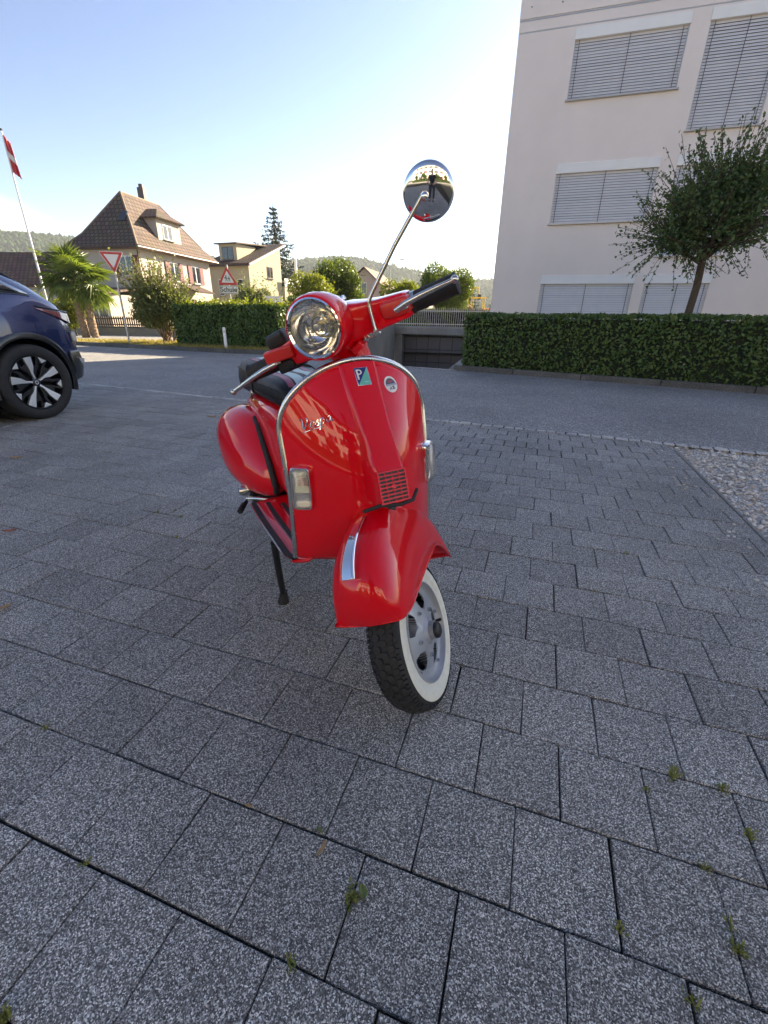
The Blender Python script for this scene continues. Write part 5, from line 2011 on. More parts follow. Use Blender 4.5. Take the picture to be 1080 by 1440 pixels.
    # ---- turn signals
    for sgn in (-1, 1):
        yc, zc = sgn * .184, .631
        e = 1e-3
        f = lambda a, b: Vector((sx(a, b), a, b))
        pc = f(yc, zc)
        ty = (f(yc + e, zc) - f(yc - e, zc)).normalized()
        tz = (f(yc, zc + .02) - f(yc, zc - .02))
        tz = (tz - ty * tz.dot(ty)).normalized()
        nn = (ty.cross(tz).normalized() + Vector((.55, 0, 0))).normalized()
        tz = (tz - nn * tz.dot(nn)).normalized()
        ty = tz.cross(nn)
        pc = pc + nn * .006
        fr = Matrix((ty, tz, nn)).transposed()
        def rr(wx, hy, zz, k=7.0):
            return [pc + fr @ Vector((wx * sup(cos(2 * pi * i / 28), k), hy * sup(sin(2 * pi * i / 28), k), zz)) for i in range(28)]
        hous = MB(TB).loft([rr(.028, .059, -.004), rr(.028, .059, .016), rr(.026, .057, .019), rr(.0235, .0545, .019), rr(.023, .054, .010)], cap=True).build('turn_signal', 'chrome', root, smooth=40)
        mb = MB(TB)
        for k in range(5):   # stepped reflector facets
            mb.box(pc + fr @ Vector((0, -.045 + .0225 * k, .0115)), (.044, .021, .002), fr @ Matrix.Rotation(R_(14 if k % 2 else -10), 3, 'X'))
        mb.build('lamp_reflector', 'reflector', hous)
        MB(TB).box(pc + fr @ Vector((.006 * sgn * -1, .022, .0125)), (.026, .028, .003), fr).build('bulb_cover', 'amber', hous)
        mb = MB(TB)
        for k in range(9):
            mb.box(pc + fr @ Vector((-.018 + .0045 * k, .022, .0155)), (.0018, .03, .0012), fr)
        mb.build('lens_rib', 'frosted_lens', hous)
        MB(TB).loft([rr(.0232, .0542, .0175), rr(.023, .054, .022), rr(.020, .051, .0255)], cap=True).build('lens', 'frosted_lens', hous, smooth=50)

    # ---- headset with headlamp (turns with the bars)
    def rrect(y, cx, cz, hx, hz, k=3.2, n=24):
        return [Vector((cx + hx * sup(cos(2 * pi * i / n), k), y, cz + hz * sup(sin(2 * pi * i / n), k))) for i in range(n)]
    LC = Vector((.128, -.004, .036))
    mb = MB(TH)
    # round lamp shell fading back into the bar housing
    rings = []
    for x, r, dz_, k in ((.0105, .0675, 0, 2), (.0155, .0695, 0, 2), (.0125, .0735, 0, 2), (.004, .0755, 0, 2), (-.02, .0762, 0, 2.0), (-.05, .074, -.002, 2.1), (-.09, .067, -.007, 2.3), (-.13, .055, -.014, 2.5), (-.165, .035, -.022, 2.5), (-.185, .008, -.028, 2.5)):
        rings.append([LC + Vector((x, r * sup(cos(2 * pi * i / 40), k), dz_ + r * sup(sin(2 * pi * i / 40), k))) for i in range(40)])
    mb.loft(rings, cap=False)
    for s in (-1, 1):
        mb.loft([rrect(0, .005, .012, .062, .058, 7, 32), rrect(s * .05, .004, .010, .060, .049, 7, 32), rrect(s * .085, .002, .006, .053, .041, 8, 32), rrect(s * .13, .000, .002, .043, .034, 8, 32), rrect(s * .190, -.008, -.003, .036, .030, 8, 32), rrect(s * .200, -.009, -.004, .032, .026, 8, 32)])
    # neck going down into the shield
    mb.loft([[Vector((-.005 + a, b, -.13)) for a, b in [(.055 * sup(cos(2 * pi * i / 24), 2.6), .046 * sup(sin(2 * pi * i / 24), 2.6)) for i in range(24)]],
             [Vector((.0 + a, b, -.06)) for a, b in [(.056 * sup(cos(2 * pi * i / 24), 2.6), .046 * sup(sin(2 * pi * i / 24), 2.6)) for i in range(24)]],
             [Vector((.012 + a, b, -.02)) for a, b in [(.072 * sup(cos(2 * pi * i / 24), 2.8), .062 * sup(sin(2 * pi * i / 24), 2.8)) for i in range(24)]],
             [Vector((.018 + a, b, .01)) for a, b in [(.076 * sup(cos(2 * pi * i / 24), 3), .066 * sup(sin(2 * pi * i / 24), 3)) for i in range(24)]]])
    hs = mb.build('headset', 'red_paint', root, smooth=32)
    # lower clamp collar between headset and column, screws
    MB(TH).box((.062, .052, -.046), (.03, .035, .018), Matrix.Rotation(R_(20), 3, 'X')).build('lock_cover', 'red_paint', hs, bevel=.004)
    MB(TH).lathe([(.0, .006), (.022, .005), (.0255, .001), (.026, -.006)], 28, 'z', (.0, .020, .0725)).build('speedometer', 'chrome', hs, smooth=30)
    # headlamp: ring, bowl, bulb shield, glass
    hl = MB(TH).lathe([(.0605, .014), (.0655, .0185), (.0690, .0165), (.0690, .012), (.060, .011)], 56, 'x', LC).build('headlamp', 'chrome', root, smooth=40)
    MB(TH).lathe([(.0612, .012), (.056, -.004), (.047, -.018), (.034, -.029), (.020, -.036), (.010, -.038), (.0, -.038)], 48, 'x', LC).build('reflector_bowl', 'reflector', hl, smooth=60)
    MB(TH).lathe([(.0, .000), (.008, -.002), (.0105, -.008), (.0095, -.016), (.012, -.022), (.012, -.037)], 20, 'x', LC).build('bulb', 'steel', hl, smooth=40)
    MB(TH).lathe([(.021, -.030), (.0235, -.027), (.0215, -.024), (.0195, -.027), (.021, -.030)], 28, 'x', LC).build('bulb_ring', 'brass', hl, smooth=60)
    MB(TH).lathe([(.0612, .0145), (.055, .0185), (.043, .0225), (.028, .0258), (.013, .0272), (.0, .0276)], 48, 'x', LC).build('glass', 'headlamp_glass', hl, smooth=60)

    # switch housings, grips, levers
    for s in (-1, 1):
        if s > 0:
            MB(TH).loft([rrect(.135, .018, .004, .030, .018, 5), rrect(.15, .019, .004, .033, .021, 5), rrect(.196, .012, .0, .031, .020, 5), rrect(.205, .010, .0, .026, .016, 5)]).build('switch_housing', 'red_plastic', hs, smooth=40, bevel=.002)
            MB(TH).lathe([(.0, .196), (.019, .198), (.024, .203), (.024, .214), (.0, .216)], 20, 'y', (-.012, 0, -.004)).build('cable_clamp', 'steel', hs)
        else:
            MB(TH).box((.030, -.178, .012), (.044, .092, .034), Matrix.Rotation(R_(-4), 3, 'X')).build('switch_housing', 'red_plastic', hs, bevel=.005)
            MB(TH).box((.012, -.170, -.022), (.052, .075, .034)).build('switch_block', 'black_plastic', hs, bevel=.006)
            MB(TH).lathe([(.0, .006), (.009, .005), (.011, .0)], 14, 'x', (.038, -.158, -.022)).build('switch_button', 'black_plastic', hs)
            MB(TH).loft([rrect(-.165, -.022, .044, .018, .016, 5), rrect(-.172, -.022, .047, .024, .022, 5), rrect(-.222, -.022, .044, .024, .022, 5), rrect(-.229, -.022, .041, .018, .016, 5)]).build('brake_reservoir', 'black_plastic', hs, smooth=40)
        y0, y1 = s * .200, s * (.318 if s > 0 else .325)
        g = MB(TH)
        prof = []
        for i in range(19):
            t = i / 18
            prof.append((.0238 + (.0008 if (i % 2 and 2 < i < 16) else 0) + (.003 if i in (0, 18) else 0), y0 + (y1 - y0) * t))
        g.lathe([(.0, y0)] + prof + [(.018, y1 + s * .003), (.0, y1 + s * .004)], 24, 'y', (-.012, 0, -.006))
        g.build('grip', 'rubber', root, smooth=50)
        if s > 0:
            lp = [(.046, .170, -.004), (.050, .20, .002), (.050, .24, .005), (.047, .28, .006), (.042, .305, .006), (.036, .322, .006)]
        else:
            lp = [(.046, -.200, -.006), (.054, -.24, -.008), (.058, -.28, -.014), (.056, -.32, -.021), (.050, -.355, -.027), (.046, -.375, -.030)]
        lv = MB(TH).tube(lp, [.0075, .0075, .007, .0062, .0056, .0055], 10).build('hand_lever', 'steel', root, smooth=60)
        e = Vector(lp[-1])
        MB(TH).lathe([(0, -.0095)] + [(.0095 * sin(t), -.0095 * cos(t)) for t in [pi * k / 8 for k in range(1, 8)]] + [(0, .0095)], 14, 'y', e).build('lever_ball', 'steel', lv, smooth=80)
        MB(TH).box((.034, s * .192, -.004), (.03, .018, .012)).build('lever_pivot', 'steel', lv, bevel=.002)

    # ---- mirror on a bent stem
    stem_pts = [(.062, .109, -.026), (.062, .1105, -.012), (.062, .113, .004), (.062, .1155, .022), (.0615, .117, .031), (.060, .121, .040), (.057, .133, .052), (.030, .216, .122), (.012, .305, .185)]
    stm = MB(TH).tube(stem_pts, .0048, 10).build('mirror_stem', 'steel', root, smooth=60)
    for (x, y, z), rr_ in (((.058, .108, -.030), .0098), ((.056, .078, -.036), .0088)):
        MB(TH).lathe([(rr_ * .7, -.012), (rr_, -.010), (rr_, -.002), (rr_ * .75, .002), (rr_ * .55, .006), (0, .007)], 6, 'x', (x + .004, y, z)).build('clamp_nut', 'steel', stm, smooth=20)
    MB(TH).box((.046, .092, -.033), (.016, .05, .013)).build('clamp', 'steel', stm, bevel=.003)
    MC = Vector((-.006, .316, .186))
    TM = TH @ Matrix.Translation(MC) @ Matrix.Rotation(R_(2), 4, 'Z') @ Matrix.Rotation(R_(12), 4, 'Y')
    mr = .0565
    mi = MB(TM).lathe([(0, .0140), (.010, .0137), (.020, .0126), (.030, .0106), (.040, .0074), (.048, .0040), (.0545, .0005), (mr, -.003), (mr, -.007), (.051, -.009)], 56, 'x').build('mirror', 'chrome', root, smooth=60)
    MB(TM).lathe([(.0545, -.0085), (.03, -.0078), (.0, -.0075)], 40, 'x').build('mirror_glass', 'reflector', mi, smooth=60)
    MB(TM).lathe([(.0, .024), (.006, .023), (.0085, .019), (.010, .0135)], 18, 'x', (0, -.008, -.002)).build('mirror_boss', 'chrome', mi, smooth=60)

    # ---- front mudguard (turns with the fork)
    CR = [(.152, .190), (.160, .236), (.146, .290), (.105, .336), (.045, .364), (-.03, .377), (-.11, .368), (-.18, .336), (-.25, .282), (-.32, .18), (-.372, -.02)]
    ER = [(.118, .176, .076), (.085, .172, .083), (.040, .172, .086), (-.01, .170, .087), (-.06, .166, .087), (-.11, .160, .086), (-.16, .152, .085), (-.205, .142, .082), (-.255, .108, .078), (-.305, .055, .070), (-.355, -.015, .058)]
    EL = [(.172, .216, .084), (.134, .198, .093), (.080, .185, .097), (.020, .175, .097), (-.04, .166, .095), (-.10, .158, .091), (-.16, .150, .087), (-.205, .140, .082), (-.255, .108, .076), (-.305, .058, .068), (-.355, -.01, .056)]
    idx = lambda tab, k: [(i, q[k]) for i, q in enumerate(tab)]
    N = len(CR) - 1
    def fend(u, v):
        i = u * N
        t = v * 2 - 1
        E = ER if t > 0 else EL
        cx, cz = interp(idx(CR, 0), i), interp(idx(CR, 1), i)
        ex, ez, ey = interp(idx(E, 0), i), interp(idx(E, 1), i), interp(idx(E, 2), i)
        n = 3.1
        a = abs(t) * pi / 2
        s, g = sin(a) ** (2 / n), 1 - max(0, cos(a)) ** (2 / n)
        # raised centre crease towards the front
        cr = .006 * max(0, 1 - abs(t) * 4) * max(0, 1 - u * 2.2)
        return Vector((cx + (ex - cx) * g + cr, math.copysign(ey * s, t), cz + (ez - cz) * g + cr * .5))
    fd = MB(TW)
    fd.grid(fend, 45, 37)
    fe = fd.build('front_mudguard', 'red_paint', root, smooth=60, solid=.004)
    # rolled edge
    ed = [fend(u, 1) for u in [i / 40 for i in range(41)]] + [fend(1, 1 - i / 12) for i in range(1, 12)] + [fend(u, 0) for u in [1 - i / 40 for i in range(41)]] + [fend(0, v) for v in [i / 12 for i in range(1, 12)]]
    MB(TW).tube(ed, .0035, 6, closed=True).build('rolled_edge', 'red_paint', fe, smooth=60)
    # chrome crest
    rings = []
    us = [.245 + .27 * k / 10 for k in range(11)]
    for k, u in enumerate(us):
        p = fend(u, .5)
        d = (fend(u + .01, .5) - fend(u - .01, .5)).normalized()
        nn = Vector((0, 1, 0)).cross(d).normalized()
        if nn.dot(p) < 0:
            nn = -nn
        t = k / 10
        hgt = .024 * (1 - t) ** .7 + .006
        wd = .0175 - .008 * t
        rings.append([p + Vector((0, y * wd, 0)) + nn * z for y, z in ((-1, -.003), (-1, hgt * .82), (-.75, hgt), (.75, hgt), (1, hgt * .82), (1, -.003))])
    ct = MB(TW).loft(rings).build('mudguard_crest', 'chrome', fe, smooth=25, bevel=.0012)

    # ---- front wheel
    RT = .215
    prof = []
    for k in range(41):
        a = -pi / 2 * 1.28 + k / 40 * pi * 1.28
        prof.append((.169 + .0445 * cos(a) * (1.0 if cos(a) > 0 else .8), .0475 * sin(a)))
    ty = MB(TW)
    ty.lathe([(.130, -.030), (.139, -.0425)] + [(min(r, .2095), h) for r, h in prof if r > .150] + [(.139, .0425), (.130, .030)], 96)
    tyre = ty.build('front_wheel', 'rubber', root, smooth=50)
    # tread blocks, too small and many to pick apart: one part
    tb = MB(TW)
    nb = 46
    for row, (yy, rr_, off, sz) in enumerate(((-.0085, .2092, 0, .0088), (.0085, .2092, .5, .0088), (-.0255, .2045, .5, .0082), (.0255, .2045, 0, .0082))):
        for k in range(nb):
            a = 2 * pi * (k + off) / nb
            e_r = Vector((sin(a), 0, cos(a)))
            tilt = yy / .05
            nrm = (e_r + Vector((0, tilt * .75, 0))).normalized()
            tx = Vector((cos(a), 0, -sin(a)))
            tyv = nrm.cross(tx)
            c = e_r * rr_ + Vector((0, yy, 0))
            lo_ = [c + (tx * cos(2 * pi * j / 7) + tyv * sin(2 * pi * j / 7)) * sz * 1.12 - nrm * .003 for j in range(7)]
            hi_ = [c + (tx * cos(2 * pi * j / 7) + tyv * sin(2 * pi * j / 7)) * sz + nrm * .0042 for j in range(7)]
            tb.loft([lo_, hi_])
    for s in (-1, 1):
        for k in range(nb):
            for dk in (0, .5):
                a = 2 * pi * (k + .25 + dk) / nb
                e_r = Vector((sin(a), 0, cos(a)))
                nrm = (e_r * .75 + Vector((0, s, 0)) * .66).normalized()
                tx = Vector((cos(a), 0, -sin(a)))
                Rm = Matrix((tx, nrm.cross(tx) * -1, nrm)).transposed()
                ln = .013 if dk == 0 else .009
                tb.box(e_r * .2000 + Vector((0, s * .0375, 0)), (.0098, ln, .0050), Rm)
    tag(tb.build('tread', 'tread_rubber', tyre, smooth=0), kind='stuff')
    # white wall on both flanks
    for s in (-1, 1):
        pr = [(r + .0006, (h + s * .0012)) for r, h in prof if h * s > .030 and .150 < r < .1865]
        pr = ([(.1375, s * .0432)] + pr[::-1]) if s > 0 else (pr + [(.1375, s * .0432)])
        pr = sorted(pr)
        MB(TW).lathe(pr, 96).build('whitewall', 'whitewall', tyre, smooth=60)
    # pressed rim
    rim = MB(TW)
    rim.lathe([(.1405, .0435), (.139, .0475), (.136, .0475), (.1335, .043), (.131, .034), (.126, .030), (.121, .029), (.118, .030), (.116, .030)], 96)
    # star disc with five windows
    ring_o, nseg = .117, 100
    for k in range(nseg):
        a0, a1 = 2 * pi * k / nseg, 2 * pi * (k + 1) / nseg
        am = (a0 + a1) / 2
        ph = (am * 5 / (2 * pi)) % 1
        open_ = abs(ph - .5) < .235
        def q(r, h, a):
            return Vector((r * sin(a), h, r * cos(a)))
        if open_:
            d = abs(ph - .5) / .235
            rin = .062 + .018 * d * d
            rou = .111 - .010 * d ** 3
        else:
            rin = rou = .09
        rim.add([q(rou, .031, a0), q(rou, .031, a1), q(ring_o, .030, a1), q(ring_o, .030, a0)], [(0, 1, 2, 3)])
        rim.add([q(.030, .050, a0), q(.030, .050, a1), q(min(rin, .058), .044, a1), q(min(rin, .058), .044, a0)], [(0, 1, 2, 3)])
        rim.add([q(min(rin, .058), .044, a0), q(min(rin, .058), .044, a1), q(rin, .038 if not open_ else .040, a1), q(rin, .038 if not open_ else .040, a0)], [(0, 1, 2, 3)])
        if open_:      # turned-in lip of the window
            rim.add([q(rin, .040, a0), q(rin, .040, a1), q(rin + .004, .018, a1), q(rin + .004, .018, a0)], [(0, 1, 2, 3)])
            rim.add([q(rou, .031, a0), q(rou, .031, a1), q(rou + .001, .014, a1), q(rou + .001, .014, a0)], [(0, 1, 2, 3)])
        else:
            rim.add([q(rin, .038, a0), q(rin, .038, a1), q(rou + .018, .0315, a1), q(rou + .018, .0315, a0)], [(0, 1, 2, 3)])
    rm = rim.build('rim', 'rim_paint', tyre, smooth=40)
    for k in range(nseg // 20):
        a = 2 * pi * (k + 0.0) / 5
        for da in (.215, -.215):
            pass
    MB(TW).lathe([(.116, .012), (.05, .008), (.0, .008)], 40).build('brake_drum', 'engine_dark', tyre, smooth=40)
    for k in range(5):
        a = 2 * pi * (k + .5) / 5
        MB(TW).lathe([(.0055, 0), (.0055, .006), (.003, .009), (0, .0095)], 6, 'y', (.1215 * sin(a), .029, .1215 * cos(a))).build('rim_nut', 'steel', rm, smooth=20)
        a = 2 * pi * k / 5
        MB(TW).lathe([(.0065, 0), (.0065, .007), (.004, .011), (0, .0115)], 6, 'y', (.066 * sin(a), .040, .066 * cos(a))).build('wheel_nut', 'steel', rm, smooth=20)
    MB(TW).lathe([(.040, .046), (.034, .052), (.026, .056), (.0255, .070), (.0, .070)], 36).build('hub', 'rim_paint', rm, smooth=40)
    MB(TW).lathe([(.0215, .064), (.0235, .068), (.0225, .078), (.017, .082), (.0, .083)], 32).build('hub_cap', 'black_plastic', rm, smooth=50)
    MB(TW).tube([(-.086, .036, -.050), (-.088, .046, -.049), (-.09, .055, -.048)], [.0045, .005, .0045], 8).build('valve', 'black_plastic', rm)
    MB(TW).lathe([(.0, -.105), (.010, -.104), (.011, -.085), (.014, -.083), (.014, -.05)], 16).build('axle_nut', 'brass', tyre, smooth=30)
    # fork arm and suspension link on the far flank
    MB(TW).tube([(0, -.075, 0), (.03, -.082, .09), (-.02, -.078, .20), (-.13, -.05, .33)], [.016, .018, .02, .022], 12).build('fork', 'engine_dark', root, smooth=60)
    MB(TB).tube([(-.02, .01, .46), (-.14, .0, .66)], .028, 14).build('steering_column', 'engine_dark', root, smooth=60)
    MB(TB).tube([(-.018, -.085, .60), (-.004, -.04, .612), (.0, .01, .604), (-.006, .05, .606), (-.03, .075, .62)], .005, 8).build('cable', 'rubber', root, smooth=60)

    # ---- floorboard with rubber strips
    def floorp(x):
        return interp([(-.78, .262), (-.6, .258), (-.4, .246), (-.27, .235), (-.2, .2)], x)
    def flo(u, v):
        x = -.78 + .58 * u
        t = v * 2 - 1
        z = .372 + .012 * max(0, (x + .32) / .12) ** 2 * 3
        return Vector((x, t * floorp(x), z - .012 * abs(t) ** 8))
    fl = MB(TB)
    fl.grid(flo, 25, 21)
    flb = fl.build('floorboard', 'red_paint', root, smooth=50, solid=.008)
    for s in (-1, 1):
        for yk, x0, x1 in ((.985, -.77, -.255), (.79, -.74, -.245), (.60, -.70, -.235)):
            for du, wd, nm, m_ in ((0, .0085, 'rubber_strip', 'rubber'), (.0125, .0022, 'strip_edge', 'steel')):
                rings = []
                for i in range(13):
                    x = x0 + (x1 - x0) * i / 12
                    y = s * (floorp(x) * yk + (du if s else 0))
                    z = flo((x + .78) / .58, .5 + .45 * s).z
                    hh = .011 if nm == 'rubber_strip' else .009
                    if yk > .9 and nm == 'strip_edge':
                        hh = .007
                    rings.append([Vector((x, y - wd, z)), Vector((x, y - wd * .9, z + hh)), Vector((x, y + wd * .9, z + hh)), Vector((x, y + wd, z))])
                MB(TB).loft(rings).build(nm, m_, flb, smooth=30)
    # under-floor spar
    MB(TB).loft([[Vector((x, y, z)) for y, z in ((-.06, .355), (-.05, .28), (.05, .28), (.06, .355))] for x in (-.26, -.5, -.78)]).build('under_spar', 'engine_dark', root)

    # ---- rear body, two side cowls, seat
    sec = [(-.60, .095, .37, .60, .04), (-.64, .115, .36, .69, .0), (-.70, .135, .36, .725, 0), (-.80, .148, .36, .735, 0), (-1.0, .155, .40, .735, 0), (-1.25, .150, .45, .72, 0), (-1.45, .125, .50, .68, 0), (-1.58, .085, .52, .61, 0), (-1.62, .04, .54, .58, 0)]
    rings = []
    for x, wy, z0, z1, _ in sec:
        cz, hz = (z0 + z1) / 2, (z1 - z0) / 2
        rings.append([Vector((x, wy * sup(cos(2 * pi * i / 36), 4.5), cz + hz * sup(sin(2 * pi * i / 36), 4.5))) for i in range(36)])
    MB(TB).loft(rings).build('rear_body', 'red_paint', root, smooth=50)
    # (x, bulge, bottom, top)
    cw = [(-.800, .004, .410, .622), (-.815, .030, .375, .650), (-.85, .068, .350, .664), (-.92, .110, .330, .672), (-1.0, .142, .320, .672), (-1.1, .162, .322, .664), (-1.2, .165, .335, .650), (-1.32, .148, .36, .630), (-1.43, .110, .395, .60), (-1.51, .060, .43, .57), (-1.545, .01, .47, .53)]
    for s in (-1, 1):
        rings = []
        for x, bl, z0, z1 in cw:
            ring = []
            base = .150 if x > -1.3 else .150 - (-(x + 1.3)) * .22
            cz, hz = (z0 + z1) / 2, (z1 - z0) / 2
            for i in range(22):
                a = -pi / 2 + pi * i / 21
                # flat outer flank, rounded shoulders
                zz = cz + hz * sup(sin(a), 2.5)
                xo = .26 * max(0, (zz - .40) / .28) ** 1.7 * min(1, max(0, (x + 1.55) / .5))
                ring.append(Vector((x - xo, s * (base + bl * sup(max(0, cos(a)), 2.7)), zz)))
            ring.append(Vector((x, s * .10, z1 - .02)))
            ring.append(Vector((x, s * .10, z0 + .02)))
            rings.append(ring)
        cwl = MB(TB).loft(rings).build('side_cowl', 'red_paint', root, smooth=50)
        # rubber seal along the front edge
        e = [r_ + Vector((.004, s * .005, 0)) for r_ in rings[0][:22]]
        e0 = [Vector((e[0].x - .02, e[0].y, e[0].z - .03)), Vector((e[0].x - .005, e[0].y, e[0].z - .012))]
        e2 = [Vector((e[-1].x - .06, e[-1].y, e[-1].z + .02)), Vector((e[-1].x - .16, e[-1].y - s * .01, e[-1].z + .02))]
        MB(TB).tube(e0 + e + e2, .0135, 8).build('cowl_seal', 'rubber', cwl, smooth=60)

    # seat: two humps with a strap between
    ss = [(-.62, .085, .745, .79), (-.64, .105, .738, .815), (-.70, .120, .735, .835), (-.80, .132, .735, .838), (-.92, .138, .735, .832), (-1.02, .141, .735, .836), (-1.12, .143, .728, .850), (-1.25, .146, .712, .856), (-1.42, .142, .70, .852), (-1.49, .125, .70, .835), (-1.51, .09, .71, .80)]
    def seat_ring(x, wy, z0, z1, g=0):
        cz, hz = (z0 + z1) / 2, (z1 - z0) / 2
        rg = []
        for i in range(40):
            a = 2 * pi * i / 40
            z = cz + (hz + g) * sup(sin(a), 4.2)
            wv = wy * (1.0 - .10 * max(0, (z - cz) / hz)) + g
            rg.append(Vector((x, wv * sup(cos(a), 4.2), z)))
        return rg
    rings = [seat_ring(*q) for q in ss]
    se = MB(TB).loft(rings).build('seat', 'vinyl', root, smooth=55)
    # piping round the top edge of the cushion
    for s in (-1, 1):
        pp = [Vector((x, s * wy * .955, z1 - .030)) for x, wy, z0, z1 in ss[1:-1]]
        MB(TB).tube(pp, .003, 6).build('piping', 'vinyl', se, smooth=60)
        pp = [Vector((x, s * (wy + .001), z0 + .035)) for x, wy, z0, z1 in ss[1:-1]]
        MB(TB).tube(pp, .0016, 6).build('seam', 'rubber', se, smooth=60)
    # long stripes down the seat
    def stripe(y0, y1, nm, m_, lift):
        rg = []
        for k in range(33):
            x = -.63 - .86 * k / 32
            wy = interp([(-q[0], q[1]) for q in ss], -x)
            z1 = interp([(-q[0], q[3]) for q in ss], -x)
            z0 = interp([(-q[0], q[2]) for q in ss], -x)
            cz, hz = (z0 + z1) / 2, (z1 - z0) / 2
            def zz(y):
                t = min(.995, abs(y) / (wy * .9))
                return cz + hz * (1 - t ** 4.2) ** (1 / 4.2) + lift
            rg.append([Vector((x, y0, zz(y0) - .004)), Vector((x, y0, zz(y0))), Vector((x, (y0 + y1) / 2, zz((y0 + y1) / 2))), Vector((x, y1, zz(y1))), Vector((x, y1, zz(y1) - .004))])
        MB(TB).loft(rg).build(nm, m_, se, smooth=50)
    stripe(-.078, -.056, 'pink_stripe', 'stripe_pink', .0012)
    stripe(-.048, -.012, 'white_stripe', 'stripe_mint', .0012)
    stripe(.012, .048, 'white_stripe', 'stripe_mint', .0012)
    stripe(.056, .078, 'pink_stripe', 'stripe_pink', .0012)
    st = [seat_ring(-1.035, .141, .735, .838, .004), seat_ring(-1.065, .142, .733, .842, .004)]
    MB(TB).loft(st, cap=False).build('passenger_strap', 'rubber', se, smooth=50, solid=.004)
    for s in (-1, 1):
        MB(TB).lathe([(.0, s * .006), (.008, s * .005), (.010, 0)], 14, 'y', (-1.05, s * .147, .752)).build('strap_stud', 'steel', se, smooth=40)
        MB(TB).tube([(-1.05, s * .150, .752), (-1.05, s * .154, .735), (-1.05, s * .150, .722)], .004, 8).build('strap_hook', 'steel', se)

    # ---- stand, engine underside, kick start, rear wheel
    for s in (-1, 1):
        x, y = -.566, s * .194
        MB().tube([(-.47, s * .228, .32), (-.52, s * .212, .17), (x, y, .030)], [.0125, .0125, .0118], 12).build('stand_leg', 'black_plastic', root, smooth=60)
        MB().tube([(-.560, y, .055), (x - .001, y, .028), (x - .003, y + s * .002, .0)], [.0135, .0165, .0225], 14).build('stand_foot', 'rubber', root, smooth=60)
    MB().tube([(-.47, -.228, .32), (-.47, .228, .32)], .012, 10).build('stand_bar', 'engine_dark', root)
    MB(TB).loft([[Vector((x, y, z)) for y, z in ((-.20 * k, .335), (-.24 * k, .26), (-.14, .20), (.10, .20), (.12, .335))] for x, k in ((-.82, .75), (-.95, 1), (-1.2, 1), (-1.35, .7))]).build('engine', 'engine_dark', root, bevel=.02)
    mb = MB(TB)
    for k in range(7):
        mb.box((-1.0 - .02 * k, -.17, .305), (.008, .12, .10))
    mb.build('cooling_fins', 'engine_dark', root)
    ks = MB(TB).tube([(-.90, -.175, .32), (-.93, -.225, .325), (-.985, -.262, .315), (-.955, -.292, .29)], [.009, .0085, .008, .0075], 10).build('kick_starter', 'steel', root, smooth=60)
    MB(TB).tube([(-.985, -.268, .300), (-.925, -.305, .283)], .0125, 12).build('pedal_rubber', 'rubber', ks, smooth=40)
    MB(TB).lathe([(0, -.032), (.018, -.028), (.024, -.015), (.024, .015)], 16, 'y', (-1.02, -.255, .34)).build('engine_cap', 'steel', root, smooth=50)
    rw = MB(Matrix.Translation((-1.245, .03, .2115)) @ LEAN)
    rw.lathe([(.136, -.03)] + [(min(r, .213), h) for r, h in prof if r > .150] + [(.136, .03)], 64)
    rwo = rw.build('rear_wheel', 'rubber', root, smooth=50)
    MB(Matrix.Translation((-1.245, .03, .2115)) @ LEAN).lathe([(.150, .0435), (.142, .043), (.132, .030), (.06, .032), (.03, .05), (0, .05)], 48).build('rim', 'rim_paint', rwo, smooth=40)
    for s in (-1, 1):
        MB(Matrix.Translation((-1.245, .03, .2115)) @ LEAN).lathe([(r + .0006, (h + s * .0012)) for r, h in prof if h * s > .030 and .150 < r < .193], 64).build('whitewall', 'whitewall', rwo, smooth=60)
    # tail lamp and rear mudguard end
    MB(TB).box((-1.63, 0, .60), (.04, .10, .07)).build('tail_lamp', 'sticker_red', root, bevel=.012)
    MB(TB).loft([[Vector((-1.55, y, .55)) for y in (-.06, .06)] + [Vector((-1.52, y, .55)) for y in (.06, -.06)], [Vector((-1.62, y, .40)) for y in (-.055, .055)] + [Vector((-1.60, y, .40)) for y in (.055, -.055)], [Vector((-1.63, y, .30)) for y in (-.05, .05)] + [Vector((-1.615, y, .30)) for y in (.05, -.05)]]).build('rear_mudguard', 'red_paint', root, bevel=.004)
    return root

scooter = make_scooter()
GW, YW, DW = 'small thin green weed growing from a paver joint', 'tiny yellow-green moss tuft in a paver joint', 'dry straw-coloured weed lying along a paver joint'
WEEDS = [(-.042, .470, .042, 26, 'bushy green weed in the joint beside the curled green leaf'), (-.147, .382, .026, 18, GW), (.741, .756, .05, 14, GW), (.823, .685, .03, 16, YW), (.799, .606, .03, 18, YW),
         (.679, .529, .02, 22, YW), (.639, .411, .035, 20, DW), (.62, .703, .026, 8, GW), (-.916, .84, .024, 10, GW), (-.597, .523, .018, 12, YW), (1.199, 1.905, .03, 12, GW), (.898, 1.556, .022, 14, YW),
         (.439, .439, .03, 12, GW), (.539, .338, .03, 12, DW), (-.59, .317, .03, 30, DW), (-1.276, 2.334, .03, 18, YW), (-1.116, 2.269, .03, 22, YW), (-1.17, 2.29, .025, 18, YW), (-1.049, 1.978, .03, 12, GW), (.71, 1.50, .02, 10, YW), (.571, .47, .03, 10, DW)]
